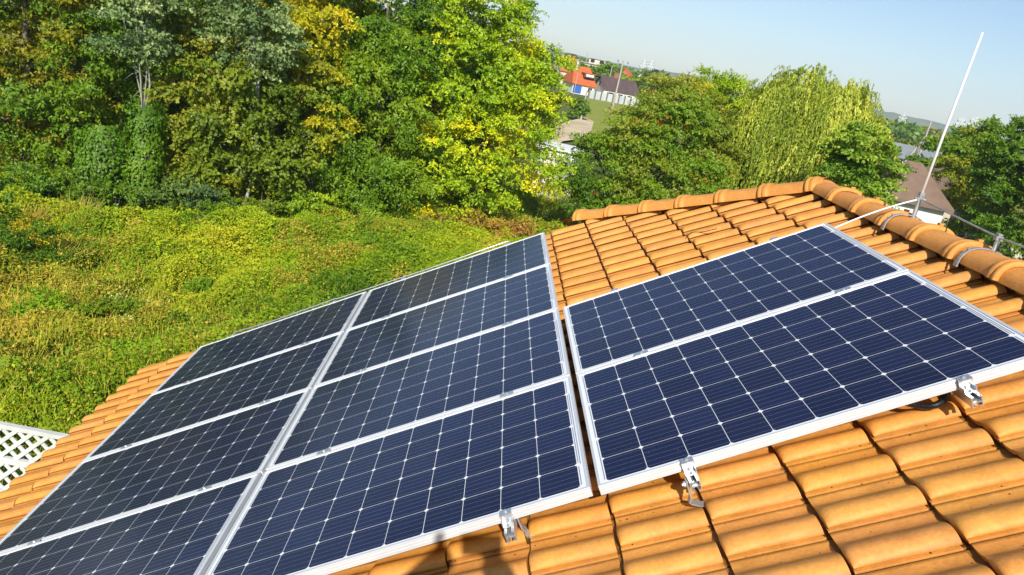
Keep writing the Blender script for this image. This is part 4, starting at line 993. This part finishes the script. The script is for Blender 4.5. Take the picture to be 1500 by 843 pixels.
# ------------------------------------------------------------------ white lattice fence at the lower left
def lattice():
    M_WHITE = mat('weathered white fence paint', (.60, .61, .60), .7, 0, .2, noise_=(4, (.48, .50, .47)))
    zt_ = -3.35
    a = on(0, 619, zt_); c = on(90, 636, zt_); d = (c - a); d[2] = 0; d /= np.linalg.norm(d)
    L0, L1 = -3.2, 2.6; org = a
    r = empty('lattice_fence', (*(org + d * L0)[:2], ZG), 'white diamond lattice fence on a white wall beside the tiled eave', 'fence'); I = Matrix.Translation(r.location).inverted()
    def P(s, z, t=0): 
        nrm = np.array([-d[1], d[0], 0]); return np.array([org[0], org[1], 0]) + d * s + nrm * t + np.array([0, 0, z])
    b = MB(); b.bar(P(L0, zt_ - .03), P(L1, zt_ - .03), .06, .05); b.bar(P(L0, zt_ - .45), P(L1, zt_ - .45), .05, .07); b.bar(P(L0, zt_ - .86), P(L1, zt_ - .86), .09, .09)
    o = b.build('rail', M_WHITE, r); o.matrix_parent_inverse = I
    s = L0
    while s <= L1 + .01:
        b = MB(); b.bar(P(s, ZG + .3), P(s, zt_ + .02), .09, .09); o = b.build('post', M_WHITE, r); o.matrix_parent_inverse = I; s += 2.9
    for (z0, z1) in ((zt_ - .42, zt_ - .04), (zt_ - .83, zt_ - .49)):
        b = MB(); H = z1 - z0; s = L0 - H
        while s < L1:
            for sg, t in ((1, -.006), (-1, .006)):
                s0, s1 = s, s + H; za, zb = (z0, z1) if sg > 0 else (z1, z0)
                if s0 < L0: k = (L0 - s0) / H; za = za + (zb - za) * k; s0 = L0
                if s1 > L1: k = (L1 - s0) / (s1 - s0); zb = za + (zb - za) * k; s1 = L1
                if s1 > s0 + .02: b.bar(P(s0, za, t), P(s1, zb, t), .010, .042, up=(d[0] * 0 - d[1], d[0], 0)) if False else b.bar(P(s0, za, t), P(s1, zb, t), .012, .044)
            s += .17
        o = b.build('lattice', M_WHITE, r); o.matrix_parent_inverse = I
    b = MB(); b.bar(P(L0 - .05, (ZG - .1 + zt_ - .90) / 2), P(L1 + .05, (ZG - .1 + zt_ - .90) / 2), .16, zt_ - .90 - ZG + .1)
    o = b.build('base_wall', M_WHITE, r); o.matrix_parent_inverse = I
lattice()

# ------------------------------------------------------------------ buildings in the distance
def gable(name, label, px, py_ridge, D, w, dpt, hw, hr, rot, wallm, roofm, hip=0., extras=(), zbase=None, group='houses in the distance', over=.35):
    """house with ridge along its local X. py_ridge: photo pixel of the ridge middle; w along ridge, dpt across, hw wall height, hr roof rise"""
    c = at(px, py_ridge, D); zr = c[2]; z0 = ZG if zbase is None else zbase
    zw = zr - hr
    r = empty(name, (c[0], c[1], z0), label, 'house', group)
    face = math.atan2(c[0] - CW[0], c[1] - CW[1])        # towards the camera
    r.rotation_euler = (0, 0, -face + math.radians(rot))
    H = zw - z0; b = MB(); x, y = w / 2, dpt / 2
    b.add([(-x, -y, 0), (x, -y, 0), (x, y, 0), (-x, y, 0), (-x, -y, H), (x, -y, H), (x, y, H), (-x, y, H)], [(0, 1, 5, 4), (1, 2, 6, 5), (2, 3, 7, 6), (3, 0, 4, 7)])
    if not hip:
        b.add([(-x, -y, H), (-x, y, H), (-x, 0, H + hr * .97), (x, -y, H), (x, y, H), (x, 0, H + hr * .97)], [(0, 2, 1), (3, 4, 5)])
    b.build('wall', wallm, r)
    b = MB(); X, Y = x + over, y + over; zl = H - over * hr / y; hx = hip * x
    T = .12
    tp = [(-X, -Y, zl), (X, -Y, zl), (X, Y, zl), (-X, Y, zl), (-X + (hx if hip else 0), 0, H + hr), (X - (hx if hip else 0), 0, H + hr)]
    fs = [(0, 1, 5, 4), (2, 3, 4, 5), (1, 2, 5), (3, 0, 4)] if hip else [(0, 1, 5, 4), (2, 3, 4, 5)]
    b.add([(q[0], q[1], q[2] + .02) for q in tp], fs)
    b.add([(q[0], q[1], q[2] - T) for q in tp], [f[::-1] for f in fs])
    e = [(0, 1), (1, 2), (2, 3), (3, 0)] if hip else [(0, 1), (2, 3), (1, 5), (5, 2), (3, 4), (4, 0)]
    for i, j in e:
        b.add([(tp[i][0], tp[i][1], tp[i][2] - T), (tp[j][0], tp[j][1], tp[j][2] - T), (tp[j][0], tp[j][1], tp[j][2] + .02), (tp[i][0], tp[i][1], tp[i][2] + .02)], [(0, 1, 2, 3)])
    rf = b.build('roof', roofm, r)
    for ex in extras:
        k = ex[0]
        if k == 'chimney':
            q = MB(); q.box((ex[1], ex[2], H + hr * .75), (ex[3], ex[3], hr * .9 + 1.0)); q.box((ex[1], ex[2], H + hr * 1.2 + .52), (ex[3] + .15, ex[3] + .15, .12)); q.build('chimney', ex[4], rf)
        if k in ('window', 'door'):
            q = MB(); wx, wz, ww, wh = ex[1:5]; q.box((wx, -y - .02, wz), (ww + .16, .08, wh + .16)); o = q.build(k, M_WHITE if k == 'window' else ex[5], r)
            q = MB(); q.box((wx, -y - .05, wz), (ww, .05, wh)); q.build('pane' if k == 'window' else 'leaf', M_GLASS if k == 'window' else ex[5], o)
        if k == 'endwindow':
            q = MB(); wy, wz, ww, wh, sg = ex[1:6]; q.box((sg * (x + .02), wy, wz), (.08, ww + .16, wh + .16)); o = q.build('window', M_WHITE, r)
            q = MB(); q.box((sg * (x + .05), wy, wz), (.05, ww, wh)); q.build('pane', M_GLASS, o)
        if k == 'dormer':
            wx, t, ww, wh = ex[1:5]; yy = -y * (1 - t); zz = H + hr * t
            q = MB(); q.box((wx, yy, zz + wh * .35), (ww, y * .7, wh)); o = q.build('dormer', M_DBROWN, rf)
            q = MB(); q.box((wx, yy - .02, zz + wh * .90), (ww + .4, y * .76, .14)); q.build('dormer_roof', roofm, rf)
            for s_ in np.linspace(-ww / 2 + .5, ww / 2 - .5, 4): q = MB(); q.box((wx + s_, yy - y * .35 - .03, zz + wh * .4), (.45, .05, wh * .55)); q.build('window', M_WHITE, rf)
    return r

gable('house', 'distant house with steep orange tiled roof and blue garage door', 853, 98, 160, 4.6, 6.6, 3, 3.0, 20, M_RENDER, M_ORANGE, hip=.4, group='houses in the distance',
      extras=[('chimney', -1.4, -.6, .5, M_CREAM), ('dormer', .9, .42, 2.2, .8), ('door', -1.3, .9, 1.6, 1.3, M_BLUE), ('window', 1.4, 1.2, .9, .8)])
gable('house', 'distant low white house with dark brown roof and brick chimney', 906, 115, 160, 7.0, 7.0, 3, 2.2, 18, M_RENDER, M_DBROWN, extras=[('chimney', -.6, .3, .9, mat('brick', (.26, .12, .08), .9)), ('window', -2, 1.2, 1.0, .8), ('window', 0, 1.2, 1.0, .8), ('window', 2, 1.2, 1.0, .8), ('endwindow', 0, 2.9, .8, .8, -1)])
gable('house', 'far house with purple grey mansard roof above the orange roof', 838, 79, 230, 6, 7, 4, 3.4, 60, M_CREAM, M_DBROWN, hip=.3, extras=[('window', 1, 4.8, 1.3, 1.3)])
gable('house', 'far cream house with small orange roof left of the mansard one', 831, 84, 200, 4, 6, 4, 3.0, 20, M_CREAM, M_ORANGE)
gable('house', 'tiny pale house with orange roof right of the far tree clump', 917, 101, 290, 6, 6, 3, 2.6, 70, M_CREAM, M_ORANGE, hip=.3)
gable('house', 'tiny white gabled house among far trees near the faint pylons', 941, 107, 330, 6, 6, 3, 3, 90, M_RENDER, M_GREYR)
# unfinished multi storey house
c = at(874, 86, 240); r = empty('unfinished_house', (c[0], c[1], ZG), 'far unfinished pale concrete house with stepped flat storeys', 'house', 'houses in the distance'); zt_ = c[2] - ZG
r.rotation_euler = (0, 0, -.35)
b = MB(); b.box((0, 0, (zt_ - 1.8) / 2), (9, 7, zt_ - 1.8)); b.box((-6, 0, (zt_ - 3.4) / 2), (4.2, 6, zt_ - 3.4)); b.box((.8, .5, zt_ - 1.0), (5, 4.5, 1.6)); b.build('wall', M_CREAM, r)
b = MB(); b.box((0, 0, zt_ - 1.72), (9.8, 7.8, .2)); b.box((.8, .5, zt_ - .12), (5.8, 5.2, .18)); b.build('slab', M_GREYW, r)
for s_ in (-2.6, .2, 3.0): b = MB(); b.box((s_, -3.52, zt_ - 3.0), (1.6, .1, 1.3)); b.build('window', M_GLASS, r)
for s_ in (-.6, 2.2): b = MB(); b.box((s_, -1.78, zt_ - .9), (1.2, .1, .9)); b.build('window', M_GLASS, r)
b = MB(); b.tube([(-3, 0, zt_ - 1.7), (-3, 0, zt_ + 1.2)], .08, 6); b.box((-3, 0, zt_ + 1.0), (1.2, .06, .06)); b.build('aerial', M_STEEL, r)
# white wall row below the brown roofed house
wl = on(861, 145, ZG); wr_ = on(938, 159, ZG); b = MB()
d = wr_ - wl; d[2] = 0; L = np.linalg.norm(d[:2]); d /= L; r = empty('boundary_wall', (wl[0], wl[1], ZG), 'long pale blue white boundary wall below the dark brown roof', 'wall'); I = Matrix.Translation(r.location).inverted()
for k in range(9):
    s0 = L * k / 9; p = np.array([wl[0], wl[1], 0]) + d * (s0 + L / 18); b.box((p[0], p[1], ZG + .8), (L / 9 - .3, .25, 1.6), 0, np.stack([d, np.cross((0, 0, 1), d), (0, 0, 1)], 1))
o = b.build('wall_panel', mat('pale blue paint', (.36, .44, .48), .8, noise_=(.4, (.52, .54, .54))), r); o.matrix_parent_inverse = I
b = MB()
for k in range(10): p = np.array([wl[0], wl[1], 0]) + d * L * k / 9; b.box((p[0], p[1], ZG + .9), (.3, .35, 1.8))
o = b.build('pillar', M_BROWN, r); o.matrix_parent_inverse = I
# right side
gable('house', 'brown metal roofed pyramid house behind the lightning rod base', 1341, 238, 40, 3.0, 3.0, 3, 1.35, 12, M_RENDER, M_BROWN, hip=1.0, group='houses right of the ridge', over=.3, extras=[])
gable('house', 'second brown roof partly hidden behind the round olive tree', 1392, 247, 55, 3, 3.4, 3, 1.1, -30, M_CREAM, M_BROWN, hip=.5, group='houses right of the ridge')
gable('house', 'red roofed house left half behind the lightning rod', 1373, 216, 110, 3.2, 3.6, 3, 1.6, -35, M_RENDER, M_RED, hip=.0, group='houses right of the ridge')
gable('house', 'small white gabled house with red trim at the lime tree edge', 1311, 211, 190, 1.4, 2.4, 3, .8, 80, M_RENDER, M_RED, group='houses right of the ridge')
gable('long_building', 'long low white building with grey roof behind the wooden pole', 1336, 214, 110, 9, 6, 3, 1.4, -22, M_RENDER, M_GREYR, group='houses right of the ridge', extras=[('window', -3, 2, 1.5, 1), ('window', 0, 2, 1.5, 1), ('window', 3, 2, 1.5, 1)])
gable('house', 'tiny white far house between the pylons and the tall tree', 1432, 203, 300, 7, 7, 3, 3, 80, M_RENDER, M_GREYR, group='houses right of the ridge')
gable('house', 'pale house glimpsed at the right edge behind leaves', 1545, 262, 52, 5, 6, 3, 2, 30, M_CREAM, M_BROWN, group='houses right of the ridge')
# white shed between the yellow tree and the rowan
c = on(822, 262, ZG); Dd = math.hypot(c[0] - CW[0], c[1] - CW[1]); c = at(822, 222, 36); r = empty('white_shed', (c[0], c[1], ZG), 'white walled shed showing in the gap right of the yellow tree', 'shed')
r.rotation_euler = (0, 0, -.15)
H = c[2] - ZG; b = MB(); b.box((-.1, 1.2, H / 2), (1.9, 2.4, H)); b.build('wall', M_RENDER, r)
b = MB(); b.box((-.1, 1.2, H + .05), (2.2, 2.7, .1)); b.build('roof', M_WHITE, r)
b = MB(); b.box((.45, -.02, H * .62), (.6, .06, .6)); b.build('window', M_GREYW, r)
# bare soil bank and mown lawn beyond
def patch(name, pxs, matl, z, **k):
    b = MB(); P = [on(x, y, z) for x, y in pxs]; b.add(P, [tuple(range(len(P)))]); return tag(b.build(name, matl), kind='structure')
M_LAWN = mat('lawn', (.20, .25, .035), .95, 0, .1, noise_=(.6, (.28, .29, .06)))
patch('lawn', [(845, 185), (862, 137), (905, 148), (960, 158), (960, 200), (900, 200), (860, 195)], M_LAWN, ZG + .16)
patch('soil_path', [(790, 200), (812, 186), (832, 178), (856, 172), (870, 178), (866, 192), (846, 204), (825, 207), (812, 216), (788, 222)], M_SOIL, ZG + .2)
shrub('hedge', 'small dark green clipped hedge at the lawn corner', 846, 160, 88, 1.0, 2.4, [DG[1], (.05, .10, .012)], 201, 4000, leaf=.22, group='far garden plants', clump_r=(.4, .7))

# ------------------------------------------------------------------ poles and pylons
def pole(label, px, py0, py1, D, rad=.12, arms=0, m=None, hgt=None, cat='utility pole'):
    t = at(px, py0, D); r = empty('utility_pole', (t[0], t[1], ZG), label, cat, 'utility poles'); H = t[2] - ZG
    b = MB(); b.tube([(0, 0, -.1), (0, 0, H)], [rad, rad * .65], 8); b.build('pole', m or M_CONC, r)
    if arms:
        b = MB(); b.box((0, 0, H - .35), (1.7, .1, .1)); b.build('crossarm', M_STEEL, r)
        for s_ in (-.75, 0, .75): b = MB(); b.tube([(s_, 0, H - .3), (s_, 0, H + .05)], [.05, .07], 6); b.build('insulator', M_BLACK, r)
    return r
pole('tall concrete utility pole with crossarm in front of the dark brown roof', 913, 90, 128, 118, .16, 1)
pole('thin concrete pole rising behind the brick chimney', 897, 97, 110, 165, .14)
pole('bare pale pole standing on the lawn left of the white wall', 860, 133, 168, 88, .12)
pole('slim pole in front of the orange roof chimney', 850, 92, 100, 150, .08)
pole('slim leaning wooden pole by the long white building', 1349, 205, 240, 70, .12, 0, M_WOOD)
r = pole('wooden double pole with brace between lime tree and lightning rod', 1364, 178, 245, 75, .11, 0, M_CONC)
b = MB(); b.tube([(-2.4, 0, 0), (0, 0, 6.0)], .1, 6); b.build('brace', M_CONC, r)
def pylon(label, px, py_top, D, arms=3, w=3.2, H=None, group='pylons on the plain'):
    t = at(px, py_top, D); H = t[2] - ZG; r = empty('power_pylon', (t[0], t[1], ZG), label, 'pylon', group); r.rotation_euler = (0, 0, -.4)
    b = MB(); lv = 9; 
    def hw(z): return max(.35, w * (1 - z / (H * .72))) if z < H * .72 else .35 * (1 - (z - H * .72) / (H * .3))
    rd = .12 * D / 400 + .05
    zs = np.linspace(0, H, lv + 1)
    for i in range(lv):
        z0, z1 = zs[i], zs[i + 1]; a, c = hw(z0), hw(z1)
        for sx, sy in ((-1, -1), (1, -1), (1, 1), (-1, 1)):
            b.bar((sx * a, sy * a, z0), (sx * c, sy * c, z1), rd * 1.3)
            nx, ny = -sy, sx
            b.bar((sx * a, sy * a, z0), (nx * c, ny * c, z1), rd * .8); b.bar((nx * a, ny * a, z0), (sx * c, sy * c, z1), rd * .8)
    b.build('tower', M_PYLON, r)
    for k in range(arms):
        z = H * (.62 + .13 * k); aw = [6.0, 4.6, 3.4][k] * H / 32
        b = MB(); b.bar((-aw, 0, z), (aw, 0, z), rd * 1.4); b.bar((-aw, 0, z), (0, 0, z + 1.6), rd); b.bar((aw, 0, z), (0, 0, z + 1.6), rd); b.build('crossarm', M_PYLON, r)
        for sg in (-1, 1): b = MB(); b.tube([(sg * aw, 0, z), (sg * aw, 0, z - 1.4)], rd, 5); b.build('insulator', M_BLACK, r)
pylon('wide lattice pylon left of the wooden double pole', 1326, 163, 420, 2, 2.8)
pylon('dark slender lattice pylon right of the lightning rod', 1411, 171, 560, 3, 2.6)
pylon('tallest bright lattice pylon right of the slender one', 1431, 170, 450, 3, 3.2)
pylon('faint far pylon above the mid horizon trees', 945, 86, 900, 3, 4)
pylon('second faint far pylon right of the first faint one', 956, 87, 950, 3, 4)

# ------------------------------------------------------------------ far trees
def far_tree_proto(name, seed, pal, n=2600, R=3.2, H=7.5, leaf=.42):
    r = empty(name, (0, 0, 0)); b = MB(); b.tube([(0, 0, -.2), (0.1, 0, H * .35), (0, 0, H * .6)], [.28, .22, .12], 7); b.build('trunk', M_BARK, r)
    rr = np.random.default_rng(seed); B = [(rr.normal(0, R * .3), rr.normal(0, R * .3), H * rr.uniform(.4, .75) , R * .6, R * .6, H * .24) for _ in range(6)]
    B2 = [(q[0], q[1], q[2] + ZG + .3, q[3], q[4], q[5]) for q in B]
    o = crown('crown', B2, n, leaf=leaf, aspect=.7, pal=pal, parent=r, seed=seed, clump_r=(.5, .9), twig=.7, per_twig=6, tscale=3); o.location = (0, 0, -ZG - .3)
    return r
protos = [far_tree_proto('far_tree', 300 + i, p) for i, p in enumerate([DG, [DG[1], (.06, .10, .014), (.10, .13, .016)], OL, [(.06, .10, .015), YG[1], (.15, .18, .02)]])]
spots = [  # px, py_top, D, width scale, proto, label
    (860, 86, 200, 1.0, 0, 'far dark tree between the mansard house and the unfinished house'), (896, 83, 190, 1.3, 0, 'large far tree clump behind the orange roof'), (885, 92, 185, 1.0, 0, 'far tree just left of the large clump'),
    (870, 94, 180, 0.8, 1, 'small far tree right behind the orange roof ridge'), (912, 93, 200, 0.8, 1, 'far round tree behind the utility pole crossarm'), (928, 104, 175, .9, 3, 'light green far tree beyond the dark brown roof'),
    (940, 107, 180, .9, 1, 'far tree right of the light green one'), (953, 109, 170, .9, 1, 'far tree behind the rowan top'), (968, 112, 180, .9, 0, 'far tree under the faint pylons'), (986, 117, 170, .9, 3, 'pale far tree left of the apple tree tips'),
    (1008, 120, 180, .9, 1, 'far tree behind the small yellow tree'), (948, 126, 128, .7, 3, 'low bright far tree beside the brown roof end'),
    (1335, 200, 150, 1.0, 1, 'far tree right of the long white building'), (1345, 203, 130, .9, 3, 'light far tree below the wide pylon'), (1372, 208, 140, 1.0, 1, 'far tree right of the lightning rod on the plain'), (1390, 210, 120, .9, 0, 'dark far tree behind the small round tree'),
    (1405, 212, 150, 1.0, 1, 'far tree under the slender pylon'), (1425, 218, 130, .9, 3, 'yellowish far tree at the tall pylon foot'), (1445, 218, 170, 1.0, 0, 'far tree left of the tall edge tree'), (1318, 198, 160, 1, 1, 'far tree behind the lime tree top'),
    (1322, 227, 72, .45, 2, 'olive tree left of the pyramid house roof'), (1345, 228, 80, .5, 1, 'green tree behind the pyramid house'), (1380, 226, 75, .7, 0, 'dark tree right of the red roof'), (1310, 218, 75, .6, 1, 'bluish tree by the small white gabled house'),
    (1300, 186, 300, 1.3, 0, 'distant tree on the plain right of the willow')]
used = set()
for px, py, D, sc, k, lab in spots:
    t = at(px, py, D); H = t[2] - ZG
    o = protos[k] if k not in used else copy_tree(protos[k]); used.add(k)
    o.location = (t[0], t[1], ZG); s = H / 8.2; o.scale = (s * sc * 1.1, s * sc * 1.1, s); o.rotation_euler = (0, 0, random.random() * 6.28)
    tag(o, lab, 'tree', 'far trees on the plain')
# tree belts on the plain that read as one mass
def belt():
    r = np.random.default_rng(9); pts = []; 
    nt_ = 1500
    az = np.radians(r.uniform(-12, 48, nt_)); D = 230 * (2300 / 230) ** r.random(nt_)
    X = CW[0] + D * np.sin(az); Y = CW[1] + D * np.cos(az)
    k = fbm(np.stack([np.degrees(az) * 1.0, np.log(D) * 14], -1), 4.0, 8) > .47
    X, Y, D = X[k], Y[k], D[k]; n = len(X); per = 260
    R = r.uniform(3, 5.5, n) * (1 + D / 1800); Hh = r.uniform(4.5, 8.0, n)
    idx = np.repeat(np.arange(n), per); d = rnd_dir(n * per, r)
    P = np.stack([X, Y, ZG + Hh * .5], -1)[idx] + d * np.stack([R, R, Hh * .5], -1)[idx] * (.75 + .3 * r.random((n * per, 1)))
    ok = P[:, 2] > ZG; P = P[ok]; idx = idx[ok]; d = d[ok]; m_ = len(P)
    ln = (.9 + D[idx] / 500) * r.uniform(.7, 1.3, m_); tone = r.random(n)
    V = leaves(P, rnd_dir(m_, r), d + rnd_dir(m_, r) * .5, ln, ln * .8, None)
    col = pick([DG[0], DG[1], DG[2], (.07, .10, .016), (.11, .12, .03)], m_, np.clip(tone[idx] + r.normal(0, .1, m_), 0, 1), r)
    o = quads_mesh('far_woodland', V, M_LEAF, None, col); tag(o, 'belts of trees across the distant plain below the hills', 'woodland', kind='stuff')
belt()

# ------------------------------------------------------------------ haze
def haze():
    M = bpy.data.materials.new('haze'); M.use_nodes = True; t = M.node_tree; t.nodes.remove(t.nodes['Principled BSDF'])
    v = t.nodes.new('ShaderNodeVolumePrincipled'); v.inputs['Density'].default_value = HAZE; v.inputs['Color'].default_value = (.78, .89, 1, 1); v.inputs['Anisotropy'].default_value = -.1
    t.links.new(v.outputs[0], t.nodes['Material Output'].inputs['Volume'])
    b = MB(); b.box((0, 0, (ZG - 5 + 160) / 2), (5900, 5900, 160 - ZG + 5)); o = b.build('haze', M); tag(o, 'thin summer haze over the plain', 'haze', kind='stuff')
HAZE = .00024
haze()
